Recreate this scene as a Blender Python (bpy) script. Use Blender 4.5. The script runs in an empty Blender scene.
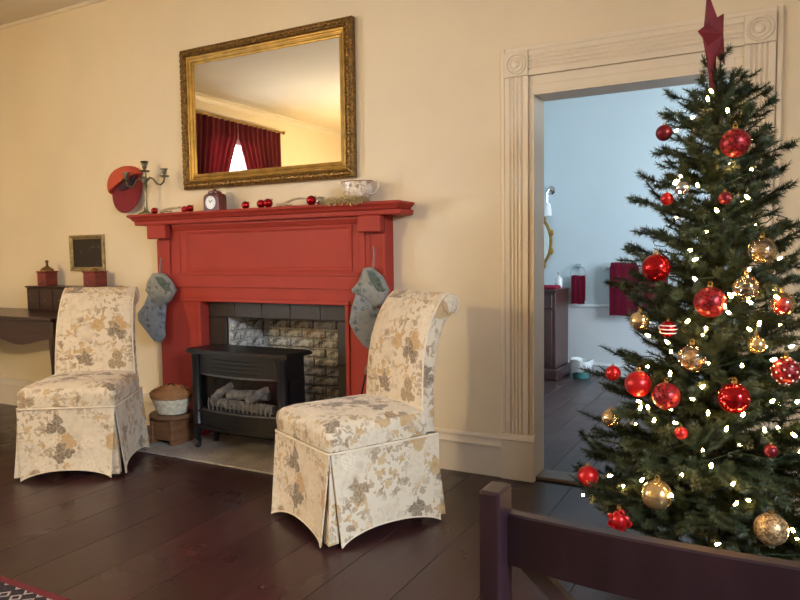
import bpy, bmesh, math, random
from mathutils import Vector, Matrix
random.seed(7)
C = bpy.context.scene.collection
PI = math.pi

# ------------------------------------------------------------------ camera
FPX, YAW, PITCH, ROLL, DIST, EYE = 687.55, 0.4925103, 0.0639247, -0.0128188, 3.6279, 1.25
def ray(px, py):
    v = [px - 400.0, 300.0 - py, FPX]
    c, s = math.cos(ROLL), math.sin(ROLL); v = [c*v[0] - s*v[1], s*v[0] + c*v[1], v[2]]
    c, s = math.cos(PITCH), math.sin(PITCH); u = v[1]*c - v[2]*s; f = v[1]*s + v[2]*c
    c, s = math.cos(YAW), math.sin(YAW)
    return Vector((v[0]*c - f*s, v[0]*s + f*c, u))
EYEP = Vector((0, -DIST, EYE))
def on_y(px, py, y):            # point of a pixel's ray on the vertical plane Y = y
    r = ray(px, py); return EYEP + r*((y + DIST)/r.y)
fw = ray(400, 300).normalized(); rt = (ray(500, 300) - ray(400, 300)).normalized(); up = rt.cross(fw)
cam = bpy.data.cameras.new('camera'); cam.sensor_width = 36; cam.lens = FPX/800*36; cam.clip_start = .02
camo = bpy.data.objects.new('camera', cam); C.objects.link(camo)
camo.matrix_world = Matrix(((rt.x, up.x, -fw.x, 0), (rt.y, up.y, -fw.y, -DIST), (rt.z, up.z, -fw.z, EYE), (0, 0, 0, 1)))
sc = bpy.context.scene; sc.camera = camo

# ------------------------------------------------------------------ sky, window daylight, exposure
w = bpy.data.worlds.new('overcast_sky'); sc.world = w; w.use_nodes = True
bg = w.node_tree.nodes['Background']; bg.inputs[0].default_value = (.80, .90, 1, 1); bg.inputs[1].default_value = 2.2
sc.view_settings.view_transform = 'Standard'; sc.view_settings.look = 'None'
sc.view_settings.exposure = 0.58; sc.view_settings.gamma = 1; sc.view_settings.use_curve_mapping = False
def area(name, loc, rot, sx, sy, power, col):
    l = bpy.data.lights.new(name, 'AREA'); l.shape = 'RECTANGLE'; l.size = sx; l.size_y = sy; l.energy = power; l.color = col
    o = bpy.data.objects.new(name, l); C.objects.link(o); o.location = loc; o.rotation_euler = rot
DAY = (.78, .89, 1)
area('daylight_east_window', (3.6, -4.6, 3.2), (Vector((-1.4, -.8, .3)) - Vector((3.6, -4.6, 3.2))).to_track_quat('-Z', 'Y').to_euler(), 1.8, 1.4, 700, DAY)   # sky light slanting in through window_2
area('daylight_west_window', (-6.36, -3.21, 1.85), (0, -PI/2, 0), 1.9, 1.0, 200, DAY)        # through window_1, shining east
area('daylight_bathroom_window', (1.62, 2.0, 1.7), (0, PI/2, 0), 1.6, 1.2, 108, (.76, .88, 1))  # through window_3
LAMP = 262.0       # strength of the ceiling lamp's globes
BULB = 65.0       # strength of the tree bulbs

# ------------------------------------------------------------------ helpers
def srgb(r, g, b):
    f = lambda x: (x/255/12.92) if x/255 <= .04045 else ((x/255 + .055)/1.055)**2.4
    return (f(r), f(g), f(b), 1)
class NT:
    def __init__(s, name):
        s.m = bpy.data.materials.new(name); s.m.use_nodes = True; s.t = s.m.node_tree; s.n = s.t.nodes; s.l = s.t.links
        s.b = s.n['Principled BSDF']
    def node(s, t, **k):
        n = s.n.new(t)
        for a, v in k.items(): setattr(n, a, v)
        return n
    def inp(s, sock, v):
        if isinstance(v, bpy.types.NodeSocket): s.l.new(v, sock)
        else: sock.default_value = v
    def math(s, op, a, b=0.0, c=None):
        n = s.node('ShaderNodeMath', operation=op); s.inp(n.inputs[0], a); s.inp(n.inputs[1], b)
        if c is not None: s.inp(n.inputs[2], c)
        return n.outputs[0]
    def coord(s, k='Object'): return s.node('ShaderNodeTexCoord').outputs[k]
    def mapping(s, vec, scale=(1, 1, 1), loc=(0, 0, 0)):
        n = s.node('ShaderNodeMapping'); s.l.new(vec, n.inputs[0]); n.inputs['Scale'].default_value = scale; n.inputs['Location'].default_value = loc
        return n.outputs[0]
    def noise(s, vec, scale, detail=4, rough=.55, dim='3D'):
        n = s.node('ShaderNodeTexNoise', noise_dimensions=dim); s.l.new(vec, n.inputs['Vector'])
        n.inputs['Scale'].default_value = scale; n.inputs['Detail'].default_value = detail; n.inputs['Roughness'].default_value = rough
        return n.outputs[0]
    def mix(s, fac, a, b, mode='MIX'):
        n = s.node('ShaderNodeMix', data_type='RGBA', blend_type=mode); s.inp(n.inputs[0], fac); s.inp(n.inputs[6], a); s.inp(n.inputs[7], b)
        return n.outputs[2]
    def ramp(s, fac, stops):
        n = s.node('ShaderNodeValToRGB'); s.inp(n.inputs[0], fac); e = n.color_ramp.elements
        while len(e) < len(stops): e.new(.5)
        for x, (p, c) in zip(e, stops): x.position = p; x.color = c if len(c) == 4 else (*c, 1)
        return n.outputs[0]
    def step(s, v, a, b):           # smoothstep a..b
        n = s.node('ShaderNodeMapRange', interpolation_type='SMOOTHSTEP'); s.inp(n.inputs[0], v); n.inputs[1].default_value = a; n.inputs[2].default_value = b
        return n.outputs[0]
    def bump(s, h, strength=.3, dist=.01):
        n = s.node('ShaderNodeBump'); s.inp(n.inputs['Height'], h); n.inputs['Strength'].default_value = strength; n.inputs['Distance'].default_value = dist
        s.l.new(n.outputs[0], s.b.inputs['Normal'])
    def set(s, **k):
        for a, v in k.items(): s.inp(s.b.inputs[a.replace('_', ' ')], v)
        return s.m
MATS = {}
def M(name, col, rough=.5, metal=0, vary=.12, vs=6, bump=.0, bs=60, stretch=(1, 1, 1), spec=None, coat=0, rand=0):
    """painted / plain material: slow tone variation + fine relief"""
    if name in MATS: return MATS[name]
    n = NT(name); v = n.mapping(n.coord(), stretch)
    f = n.noise(v, vs, 5)
    dark = tuple(x*(1 - vary) for x in col[:3]) + (1,); light = tuple(min(1, x*(1 + vary)) for x in col[:3]) + (1,)
    cc = n.mix(n.step(f, .3, .7), dark, light)
    if rand:
        r = n.node('ShaderNodeObjectInfo').outputs['Random']
        cc = n.mix(1.0, cc, n.ramp(r, [(0, (1 - rand,)*3), (1, (1 + rand,)*3)]), 'MULTIPLY')
    n.set(Base_Color=cc, Roughness=rough, Metallic=metal)
    if coat: n.set(Coat_Weight=coat, Coat_Roughness=.1)
    if spec is not None: n.set(Specular_IOR_Level=spec)
    if bump: n.bump(n.noise(v, bs, 4), bump, .004)
    MATS[name] = n.m; return n.m

def root_loc(p):
    v = Vector((0, 0, 0))
    while p: v += p.location; p = p.parent
    return v
def obj(name, bm, m, parent=None, local=False, smooth=False, sharp=35):
    """link ONE mesh object; its coordinates are world ones unless local"""
    if parent is not None and not local: bmesh.ops.translate(bm, verts=bm.verts, vec=-root_loc(parent))
    bmesh.ops.recalc_face_normals(bm, faces=bm.faces)
    me = bpy.data.meshes.new(name); bm.to_mesh(me); bm.free()
    if smooth:
        for p in me.polygons: p.use_smooth = True
        me.set_sharp_from_angle(angle=math.radians(sharp))
    if m: me.materials.append(m)
    o = bpy.data.objects.new(name, me); C.objects.link(o)
    if parent is not None: o.parent = parent
    return o
def tag(o, label=None, cat=None, group=None, kind=None):
    if label: o['label'] = label
    if cat: o['category'] = cat
    if group: o['group'] = group
    if kind: o['kind'] = kind
    return o
def thing(name, label, cat, loc=(0, 0, 0), rz=0, group=None):
    o = bpy.data.objects.new(name, None); C.objects.link(o); o.location = loc; o.rotation_euler = (0, 0, rz); o.empty_display_size = .05
    return tag(o, label, cat, group)
def copy_tree(o, parent=None):
    c = o.copy(); C.objects.link(c); c.parent = parent
    for ch in list(o.children): copy_tree(ch, c)
    return c
def struct(name, bm, m, parent=None, smooth=False, label=None):
    o = obj(name, bm, m, parent, smooth=smooth)
    if parent is None: o['kind'] = 'structure'
    if label: o['label'] = label
    return o
def sthing(name, loc=(0, 0, 0), label=None):
    o = bpy.data.objects.new(name, None); C.objects.link(o); o.location = loc; o['kind'] = 'structure'
    if label: o['label'] = label
    return o

def box(bm, x0, x1, y0, y1, z0, z1, bev=0, seg=1):
    vs = [bm.verts.new((x, y, z)) for z in (z0, z1) for y in (y0, y1) for x in (x0, x1)]
    fs = [bm.faces.new([vs[i] for i in q]) for q in ((0, 2, 3, 1), (4, 5, 7, 6), (0, 1, 5, 4), (2, 6, 7, 3), (0, 4, 6, 2), (1, 3, 7, 5))]
    if bev:
        es = list({e for f in fs for e in f.edges}); bmesh.ops.bevel(bm, geom=es, offset=bev, segments=seg, affect='EDGES', profile=.5)
    return bm
def B(x0, x1, y0, y1, z0, z1, bev=0, seg=1): return box(bmesh.new(), x0, x1, y0, y1, z0, z1, bev, seg)
def tube(bm, pts, r, n=8, cap=True, closed=False):
    pts = [Vector(p) for p in pts]; k = len(pts); rs = r if isinstance(r, (list, tuple)) else [r]*k
    rings = []; ref = None
    for i in range(k):
        a = pts[(i - 1) % k] if (closed or i > 0) else pts[i]; b = pts[(i + 1) % k] if (closed or i < k - 1) else pts[i]
        t = (b - a).normalized()
        if ref is None:
            ref = Vector((0, 0, 1)) if abs(t.z) < .9 else Vector((1, 0, 0))
        ref = (ref - t*ref.dot(t)).normalized(); s = t.cross(ref)
        rings.append([bm.verts.new(pts[i] + (ref*math.cos(2*PI*j/n) + s*math.sin(2*PI*j/n))*rs[i]) for j in range(n)])
    for i in range(k if closed else k - 1):
        A, Bn = rings[i], rings[(i + 1) % k]
        for j in range(n): bm.faces.new((A[j], A[(j + 1) % n], Bn[(j + 1) % n], Bn[j]))
    if cap and not closed: bm.faces.new(rings[0][::-1]); bm.faces.new(rings[-1])
    return bm
def lathe(bm, prof, c=(0, 0, 0), n=20, sx=1, sy=1):
    """prof: list of (radius, z); poles where radius is 0"""
    rings = []
    for r, z in prof:
        if r < 1e-6: rings.append([bm.verts.new((c[0], c[1], c[2] + z))])
        else: rings.append([bm.verts.new((c[0] + r*sx*math.cos(2*PI*j/n), c[1] + r*sy*math.sin(2*PI*j/n), c[2] + z)) for j in range(n)])
    for A, Bn in zip(rings, rings[1:]):
        for j in range(n):
            k = (j + 1) % n
            if len(A) == 1 and len(Bn) == 1: continue
            if len(A) == 1: bm.faces.new((A[0], Bn[j], Bn[k]))
            elif len(Bn) == 1: bm.faces.new((A[j], A[k], Bn[0]))
            else: bm.faces.new((A[j], A[k], Bn[k], Bn[j]))
    if len(rings[0]) > 1: bm.faces.new(rings[0][::-1])
    if len(rings[-1]) > 1: bm.faces.new(rings[-1])
    return bm
def ball(bm, c, r, n=20, m=12, sz=1):
    return lathe(bm, [(r*math.sin(PI*i/m), -r*sz*math.cos(PI*i/m)) for i in range(m + 1)], c, n)
def extrude_poly(bm, pts, vec):
    """closed polygon of 3D points extruded by vec"""
    a = [bm.verts.new(p) for p in pts]; b = [bm.verts.new(Vector(p) + Vector(vec)) for p in pts]; k = len(a)
    f0 = bm.faces.new(a); f1 = bm.faces.new(b[::-1])
    for i in range(k): bm.faces.new((a[i], b[i], b[(i + 1) % k], a[(i + 1) % k]))
    return f0, f1
def sweep_x(bm, prof, x0, x1): return extrude_poly(bm, [(x0, y, z) for y, z in prof], (x1 - x0, 0, 0))
def sweep_y(bm, prof, y0, y1): return extrude_poly(bm, [(x, y0, z) for x, z in prof], (0, y1 - y0, 0))
def sweep_z(bm, prof, z0, z1): return extrude_poly(bm, [(x, y, z0) for x, y in prof], (0, 0, z1 - z0))
def frame_sweep(bm, x0, x1, z0, z1, prof, ysign=-1):
    """mitred picture frame in the XZ plane; prof: closed list of (inset from the outer edge, depth toward the viewer)"""
    cs = [(x0, z0, 1, 1), (x1, z0, -1, 1), (x1, z1, -1, -1), (x0, z1, 1, -1)]; rings = []
    return cs
def seg_frame(x0, x1, z0, z1, ybase, prof, side):
    """one mitred side of a frame: 0 bottom, 1 right, 2 top, 3 left"""
    cs = [(x0, z0, 1, 1), (x1, z0, -1, 1), (x1, z1, -1, -1), (x0, z1, 1, -1)]
    a, b = cs[side], cs[(side + 1) % 4]; bm = bmesh.new()
    ra = [bm.verts.new((a[0] + a[2]*i, ybase - d, a[1] + a[3]*i)) for i, d in prof]
    rb = [bm.verts.new((b[0] + b[2]*i, ybase - d, b[1] + b[3]*i)) for i, d in prof]
    k = len(prof)
    for j in range(k): bm.faces.new((ra[j], ra[(j + 1) % k], rb[(j + 1) % k], rb[j]))
    bm.faces.new(ra[::-1]); bm.faces.new(rb)
    return bm

# ------------------------------------------------------------------ materials
wall_m = M('cream_wall_paint', srgb(228, 213, 188), .75, vary=.03, vs=1.5, bump=.08, bs=220)
ceil_m = M('ceiling_paint', srgb(228, 216, 198), .8, vary=.03, vs=1.5)
trim_m = M('cream_trim_paint', srgb(230, 217, 198), .42, vary=.03, vs=3)
base_m = M('white_baseboard_paint', srgb(226, 214, 198), .42, vary=.03, vs=3)
bath_m = M('pale_blue_wall_paint', srgb(206, 222, 230), .7, vary=.02, vs=1.5)
bathw_m = M('white_wainscot_paint', srgb(222, 230, 236), .5, vary=.02, vs=2)
red_m = M('brick_red_mantel_paint', srgb(160, 54, 43), .6, spec=.3, vary=.05, vs=5, bump=.05, bs=90)
black_m = M('black_stove_enamel', srgb(13, 13, 17), .38, vary=.15, vs=9)
iron_m = M('black_iron', srgb(20, 20, 22), .5, metal=.3)
slate_m = M('black_slate', srgb(40, 34, 34), .45, vary=.25, vs=12, bump=.2, bs=40, rand=.25)
desk_m = M('dark_mahogany', srgb(52, 30, 26), .3, vary=.3, vs=9, stretch=(.4, 4, 4))
gold_m = M('gilded_frame', srgb(164, 130, 66), .42, metal=.7, vary=.22, vs=14, bump=.2, bs=80)
dgold_m = M('aged_gilt', srgb(132, 100, 52), .42, metal=.7, vary=.55, vs=60, bump=.9, bs=90)
brass_m = M('antique_pewter', srgb(132, 126, 104), .34, metal=.9, vary=.2, vs=30)
silver_m = M('chrome', srgb(190, 195, 200), .15, metal=1)
rust_m = M('red_stained_box_wood', srgb(120, 46, 38), .4, vary=.25, vs=12, stretch=(1, 1, 5))
wood_m = M('brown_stool_wood', srgb(112, 76, 50), .5, vary=.25, vs=8, stretch=(1, 1, 6))
wick_m = M('wicker', srgb(156, 108, 66), .7, vary=.15, vs=20)
wickw_m = M('whitewashed_wicker', srgb(200, 192, 172), .7, vary=.2, vs=40)
log_m = M('ceramic_log', srgb(150, 148, 146), .8, vary=.45, vs=25, bump=.5, bs=60)
curtain_m = M('crimson_curtain_cloth', srgb(112, 24, 36), .85, vary=.12, vs=10)
towel_m = M('wine_red_terry', srgb(140, 22, 56), .95, vary=.15, vs=60, bump=.6, bs=300)
star_m = M('crimson_felt_star', srgb(112, 16, 30), .7, vary=.2, vs=20)
post_m = M('dark_cherry_chair_wood', srgb(37, 22, 27), .28, vary=.25, vs=10, stretch=(3, 3, .6))
trunk_m = M('tree_trunk_brown', srgb(52, 44, 34), .9, vary=.3, vs=20)
wire_m = M('green_light_wire', srgb(24, 50, 30), .5)
vanity_m = M('walnut_vanity', srgb(74, 46, 42), .35, vary=.3, vs=8, stretch=(2, 2, .5))
teal_m = M('teal_bucket_plastic', srgb(70, 130, 130), .4)
liner_m = M('white_bin_liner', srgb(225, 232, 236), .35, bump=.5, bs=40)
frost_m = M('frosted_glass_shade', srgb(235, 240, 242), .3)
stone_m = None
def build_floor_mat(name, c0, c1, rough):
    n = NT(name); o = n.coord(); info = n.node('ShaderNodeObjectInfo').outputs['Random']
    sh = n.node('ShaderNodeVectorMath', operation='ADD'); n.l.new(o, sh.inputs[0])
    cb = n.node('ShaderNodeCombineXYZ'); n.l.new(n.math('MULTIPLY', info, 37.0), cb.inputs[0]); n.l.new(n.math('MULTIPLY', info, 11.0), cb.inputs[1]); n.l.new(cb.outputs[0], sh.inputs[1])
    v = n.mapping(sh.outputs[0], (9, .55, 9)); g = n.noise(v, 3.5, 8, .65); g2 = n.noise(sh.outputs[0], 2.2, 4)
    col = n.ramp(n.math('ADD', n.math('MULTIPLY', g, .7), n.math('MULTIPLY', g2, .3)), [(.3, c0), (.72, c1)])
    col = n.mix(1.0, col, n.ramp(info, [(0, (.8, .8, .8)), (1, (1.15, 1.1, 1.08))]), 'MULTIPLY')
    n.set(Base_Color=col, Roughness=n.ramp(g2, [(.3, (rough - .06,)*3), (.7, (rough + .1,)*3)]))
    n.bump(g, .12, .002); return n.m
floor_m = build_floor_mat('dark_stained_floorboards', srgb(37, 21, 22), srgb(68, 40, 40), .30)
bfloor_m = build_floor_mat('bathroom_floorboards', srgb(54, 44, 46), srgb(88, 74, 74), .32)
sub_m = M('dark_floor_gap', srgb(18, 12, 10), .9)
def build_stone():
    n = NT('hearth_stone'); o = n.coord(); a = n.noise(o, 7, 6, .6); b = n.noise(o, 60, 4)
    col = n.ramp(a, [(.3, srgb(132, 126, 122)), (.55, srgb(160, 153, 148)), (.75, srgb(180, 173, 168))])
    col = n.mix(n.step(b, .55, .75), col, srgb(104, 90, 78)); n.set(Base_Color=col, Roughness=.55); n.bump(b, .4, .004); return n.m
stone_m = build_stone()
def build_brick():
    n = NT('limewashed_brick'); o = n.coord(); info = n.node('ShaderNodeObjectInfo').outputs['Random']
    a = n.noise(o, 28, 6, .7)
    base = n.ramp(info, [(0, srgb(62, 58, 58)), (.4, srgb(128, 122, 116)), (.7, srgb(84, 80, 80)), (.85, srgb(150, 112, 92)), (1, srgb(170, 166, 160))])
    col = n.mix(n.step(a, .40, .58), base, srgb(206, 202, 194)); n.set(Base_Color=col, Roughness=.9); n.bump(a, .7, .006); return n.m
brick_m = build_brick()
mortar_m = M('pale_mortar', srgb(196, 192, 186), .95, vary=.25, vs=20, bump=.6, bs=50)
def build_floral(name, base, leafc, leafd, gold, sc=1.0):
    """cotton print: scattered 3-5 lobed leaves, gold blooms, fine sprigs on cream (UV in metres)"""
    n = NT(name); uv = n.coord('UV')
    wob = n.node('ShaderNodeTexNoise', noise_dimensions='2D'); n.l.new(uv, wob.inputs['Vector']); wob.inputs['Scale'].default_value = 22*sc; wob.inputs['Detail'].default_value = 2
    ws = n.node('ShaderNodeVectorMath', operation='MULTIPLY_ADD'); n.l.new(wob.outputs['Color'], ws.inputs[0]); ws.inputs[1].default_value = (.05/sc, .05/sc, 0); n.l.new(uv, ws.inputs[2])
    def layer(scale, lobes, r0, keep, off, deep=.55, vec=None):
        mp = n.mapping(vec or ws.outputs[0], (scale, scale, 1), (off, off*.7, 0))
        vo = n.node('ShaderNodeTexVoronoi', voronoi_dimensions='2D'); vo.inputs['Scale'].default_value = 1.0; vo.inputs['Randomness'].default_value = .85; n.l.new(mp, vo.inputs['Vector'])
        d = n.node('ShaderNodeVectorMath', operation='SUBTRACT'); n.l.new(mp, d.inputs[0]); n.l.new(vo.outputs['Position'], d.inputs[1])
        sp = n.node('ShaderNodeSeparateXYZ'); n.l.new(d.outputs[0], sp.inputs[0]); cs = n.node('ShaderNodeSeparateColor'); n.l.new(vo.outputs['Color'], cs.inputs[0])
        ang = n.math('ADD', n.math('ARCTAN2', sp.outputs[1], sp.outputs[0]), n.math('MULTIPLY', cs.outputs[0], 6.28))
        lob = n.math('ABSOLUTE', n.math('COSINE', n.math('MULTIPLY', ang, lobes/2)))
        rad = n.math('MULTIPLY', n.math('ADD', n.math('MULTIPLY', n.math('POWER', lob, .6), deep), 1 - deep), r0)
        q = n.math('DIVIDE', vo.outputs['Distance'], rad)
        inside = n.math('SUBTRACT', 1.0, n.step(q, .85, 1.05))
        kp = n.math('GREATER_THAN', cs.outputs[1], 1 - keep)
        return n.math('MULTIPLY', inside, kp), q, cs.outputs[2]
    S = sc
    leafL, ql, rl = layer(6.5*S, 3, .42, .36, 1.3, .75)
    blo, qb, rb = layer(8*S, 5, .40, .42, 5.1, .35)
    small, qs, rs = layer(19*S, 3, .46, .62, 9.7, .8)
    spr, qp, rp = layer(38*S, 2, .50, .6, 2.9, .85)
    big = n.noise(uv, 5*S, 2, dim='2D')
    cl = n.step(big, .42, .56)                   # clusters: sprigs gather in drifts
    fine = n.noise(uv, 55*S, 3, dim='2D')
    col = n.mix(n.step(n.noise(uv, 9*S, 3, dim='2D'), .5, .8), base, tuple(x*.88 for x in base[:3]) + (1,))
    col = n.mix(n.math('MULTIPLY', n.math('MULTIPLY', spr, .6), n.math('ADD', n.math('MULTIPLY', cl, .8), .2)), col, leafc)
    col = n.mix(n.math('MULTIPLY', n.math('MULTIPLY', small, .7), n.math('ADD', n.math('MULTIPLY', cl, .75), .25)), col, n.mix(n.math('GREATER_THAN', rs, .5), leafc, gold))
    petal = n.math('MULTIPLY', n.step(n.math('SINE', n.math('MULTIPLY', qb, 16)), .2, .9), .3)
    bc = n.mix(petal, n.mix(n.math('GREATER_THAN', rb, .55), tuple(min(1, x*1.12) for x in base[:3]) + (1,), gold), leafc)
    col = n.mix(n.math('MULTIPLY', blo, .75), col, bc)
    vein = n.step(n.math('ABSOLUTE', n.math('SUBTRACT', fine, .5)), .0, .12)
    lc = n.mix(n.math('GREATER_THAN', rl, .5), leafd, leafc); lc = n.mix(n.math('MULTIPLY', n.math('SUBTRACT', 1.0, vein), .35), lc, base)
    col = n.mix(n.math('MULTIPLY', leafL, .92), col, lc)
    n.set(Base_Color=col, Roughness=.85, Sheen_Weight=.15)
    n.bump(n.noise(uv, 700, 2, dim='2D'), .12, .002); return n.m
floral_m = build_floral('cream_floral_cotton', srgb(210, 195, 172), srgb(140, 112, 80), srgb(108, 90, 72), srgb(184, 146, 92))
welt_m = M('cream_welt_cord', srgb(220, 204, 180), .85, vary=.08, vs=30)
stock_m = build_floral('blue_grey_print_cloth', srgb(128, 134, 140), srgb(84, 98, 116), srgb(60, 72, 88), srgb(150, 142, 138), 3.6)
cuff_m = build_floral('grey_green_print_cloth', srgb(138, 140, 138), srgb(92, 106, 104), srgb(70, 78, 84), srgb(140, 120, 122), 4.2)
def glassy(name, tint=(1, 1, 1, 1), f=.06, rough=.02):
    n = NT(name); tr = n.node('ShaderNodeBsdfTransparent'); tr.inputs[0].default_value = tint
    gl = n.node('ShaderNodeBsdfGlossy'); gl.inputs['Roughness'].default_value = rough
    lw = n.node('ShaderNodeLayerWeight'); lw.inputs[0].default_value = .3
    mx = n.node('ShaderNodeMixShader'); n.l.new(n.math('ADD', n.math('MULTIPLY', lw.outputs['Fresnel'], .5), f), mx.inputs[0]); n.l.new(tr.outputs[0], mx.inputs[1]); n.l.new(gl.outputs[0], mx.inputs[2])
    n.l.new(mx.outputs[0], n.n['Material Output'].inputs[0]); return n.m
pane_m = glassy('window_glass'); stoveglass_m = glassy('stove_glass', (.75, .75, .78, 1), .05); clearball_m = glassy('clear_champagne_glass', (.95, .86, .72, 1), .22, .08)
def emit(name, col, s):
    n = NT(name); n.set(Base_Color=(*col, 1), Emission_Color=(*col, 1), Emission_Strength=s); return n.m
bulb_m = emit('warm_bulb', (1, .57, .19), BULB); globe_m = emit('warm_lamp_globe', (1, .77, .39), LAMP)
mirror_n = NT('mirror_silver'); mirror_n.set(Base_Color=(.76, .74, .68, 1), Metallic=1.0, Roughness=.012); mirror_m = mirror_n.m
def build_rug():
    n = NT('oriental_rug'); o = n.coord(); sp = n.node('ShaderNodeSeparateXYZ'); n.l.new(o, sp.inputs[0])
    dx = n.math('SUBTRACT', RUG_HX, n.math('ABSOLUTE', sp.outputs[0])); dy = n.math('SUBTRACT', RUG_HY, n.math('ABSOLUTE', sp.outputs[1])); d = n.math('MINIMUM', dx, dy)
    red = srgb(100, 16, 26); navy = srgb(26, 16, 28); white = srgb(158, 146, 142)
    def motif(scale, thr, metric='MANHATTAN'):
        v = n.node('ShaderNodeTexVoronoi', distance=metric, voronoi_dimensions='2D'); n.l.new(o, v.inputs['Vector']); v.inputs['Scale'].default_value = scale; v.inputs['Randomness'].default_value = .25
        return n.math('LESS_THAN', v.outputs['Distance'], thr)
    band = n.mix(n.math('LESS_THAN', n.math('ABSOLUTE', n.math('SUBTRACT', motif(15, .42), motif(15, .24))), .5), white, navy)
    band = n.mix(motif(30, .12), band, red)
    field = n.mix(motif(7, .3), red, n.mix(motif(14, .25), navy, white))
    col = n.mix(n.math('GREATER_THAN', d, .035), red, band)
    col = n.mix(n.math('GREATER_THAN', d, .30), col, red); col = n.mix(n.math('GREATER_THAN', d, .34), col, navy); col = n.mix(n.math('GREATER_THAN', d, .38), col, field)
    n.set(Base_Color=col, Roughness=.95); n.bump(n.noise(o, 300, 2), .5, .004); return n.m
RUG_HX, RUG_HY = 1.5, 1.3
rug_m = build_rug()
def needle_mat():
    n = NT('fir_needles'); o = n.coord(); info = n.node('ShaderNodeObjectInfo').outputs['Random']
    a = n.noise(o, 45, 3)
    col = n.ramp(a, [(.3, srgb(30, 40, 26)), (.55, srgb(54, 68, 42)), (.75, srgb(88, 100, 70))])
    col = n.mix(1.0, col, n.ramp(info, [(0, (.8, .85, .85)), (1, (1.15, 1.1, 1.0))]), 'MULTIPLY')
    n.set(Base_Color=col, Roughness=.55); return n.m
needle_m = needle_mat()
def uv_box(o, sw=None):
    """metric box-projected UVs from local coordinates"""
    me = o.data; uv = me.uv_layers.new(name='UVMap')
    for p in me.polygons:
        nx, ny, nz = abs(p.normal.x), abs(p.normal.y), abs(p.normal.z)
        for li in p.loop_indices:
            co = me.vertices[me.loops[li].vertex_index].co
            if nz > .75: uv.data[li].uv = (co.x + 3.1, co.y + 2.2)
            elif ny >= nx: uv.data[li].uv = (co.x + (.0 if p.normal.y < 0 else 5.3), co.z + .4)
            else: uv.data[li].uv = (co.y + (7.7 if p.normal.x > 0 else 9.9), co.z + 1.1)
    return o

# ================================================================== SETTING
XW, XE, YS, ZC = -6.05, 2.3, -6.8, 3.21        # west wall, east wall, south wall, ceiling
DX0, DX1, DZ = -1.128, -.158, 2.11              # doorway
FX0, FX1, FZ = -3.33, -2.35, .845               # firebox opening in the wall
WT = .18                                        # wall thickness
# floor + boards (they run toward the fireplace wall)
bm = B(XW, XE, YS, .0, -.06, -.006); box(bm, DX0, DX1, .0005, .1805, -.06, -.004); fl = struct('floor', bm, sub_m)
PW = .284; x = -2.33 - PW*14; k = 0
while x < XE:
    a, b = max(x, XW) + .0013, min(x + PW, XE) - .0013
    if b - a > .02:
        cut = [-2.9, -4.1, -3.4, -4.6, -2.5][k % 5]
        for y0, y1 in ((YS, cut - .001), (cut + .001, -.001)):
            obj('plank', B(a, b, y0, y1, -.005, 0, .0008), floor_m, fl)
    x += PW; k += 1
# bathroom floor, a little higher, with sill
bm = B(-2.6, 1.4, .601, 3.45, -.06, .006); box(bm, -2.08, 1.4, .181, .6005, -.06, .006); bf = struct('floor_bathroom', bm, sub_m)
x = -2.68
while x < 1.4:
    obj('plank', B(max(x, -2.6) + .002, min(x + .2, 1.4) - .002, .182 if x > -2.1 else .602, 3.449, .007, .014, .0012), bfloor_m, bf); x += .2
struct('trim_3', B(DX0 + .001, DX1 - .001, .035, .18, -.003, .018, .004), M('worn_sill_wood', srgb(120, 108, 104), .4, vary=.2, vs=10, stretch=(.5, 6, 6)), label='worn wooden door sill')
# north wall (fireplace wall): pieces around the doorway and the firebox
bm = bmesh.new()
for a in ((XW - WT, FX0, 0, WT, 0, ZC), (FX0, FX1, 0, WT, FZ, ZC), (FX1, DX0, 0, WT, 0, ZC), (DX0, DX1, 0, WT, DZ, ZC), (DX1, XE + WT, 0, WT, 0, ZC)): box(bm, *a)
struct('wall_north', bm, wall_m)
bm = bmesh.new(); WY0, WY1, WZ0, WZ1 = -3.71, -2.71, .75, 2.75            # west window
for a in ((XW - WT, XW, YS, WY0, 0, ZC), (XW - WT, XW, WY1, 0, 0, ZC), (XW - WT, XW, WY0, WY1, 0, WZ0), (XW - WT, XW, WY0, WY1, WZ1, ZC)): box(bm, *a)
struct('wall_west', bm, wall_m)
EY0, EY1, EZ0, EZ1 = -4.5, -3.0, .70, 2.80
bm = bmesh.new()
for a in ((XE, XE + WT, YS, EY0, 0, ZC), (XE, XE + WT, EY1, 0, 0, ZC), (XE, XE + WT, EY0, EY1, 0, EZ0), (XE, XE + WT, EY0, EY1, EZ1, ZC)): box(bm, *a)
struct('wall_east', bm, wall_m)
struct('wall_south', B(XW - WT, XE + WT, YS - WT, YS, 0, ZC), wall_m)
struct('ceiling', B(XW - WT, XE + WT, YS - WT, WT, ZC, ZC + .1), ceil_m)
def crown_prof(s): return [(0, ZC), (0, ZC - .075), (.012*s, ZC - .075), (.016*s, ZC - .06), (.03*s, ZC - .03), (.05*s, ZC - .014), (.06*s, ZC - .012), (.06*s, ZC)]
bm = bmesh.new(); sweep_x(bm, [(0, ZC), (0, ZC - .022), (-.012, ZC - .022), (-.016, ZC - .008), (-.016, ZC)], XW, XE); struct('trim_4', bm, trim_m)
bm = bmesh.new(); sweep_y(bm, [(XW + d, z) for d, z in crown_prof(1)], YS, 0); struct('trim_5', bm, base_m)
bm = bmesh.new(); sweep_x(bm, [(YS + d, z) for d, z in crown_prof(1)], XW + .07, XE - .07); struct('trim_6', bm, base_m)
bm = bmesh.new(); sweep_y(bm, [(XE - d, z) for d, z in crown_prof(1)], YS, -.02); struct('trim_7', bm, base_m)
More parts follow.
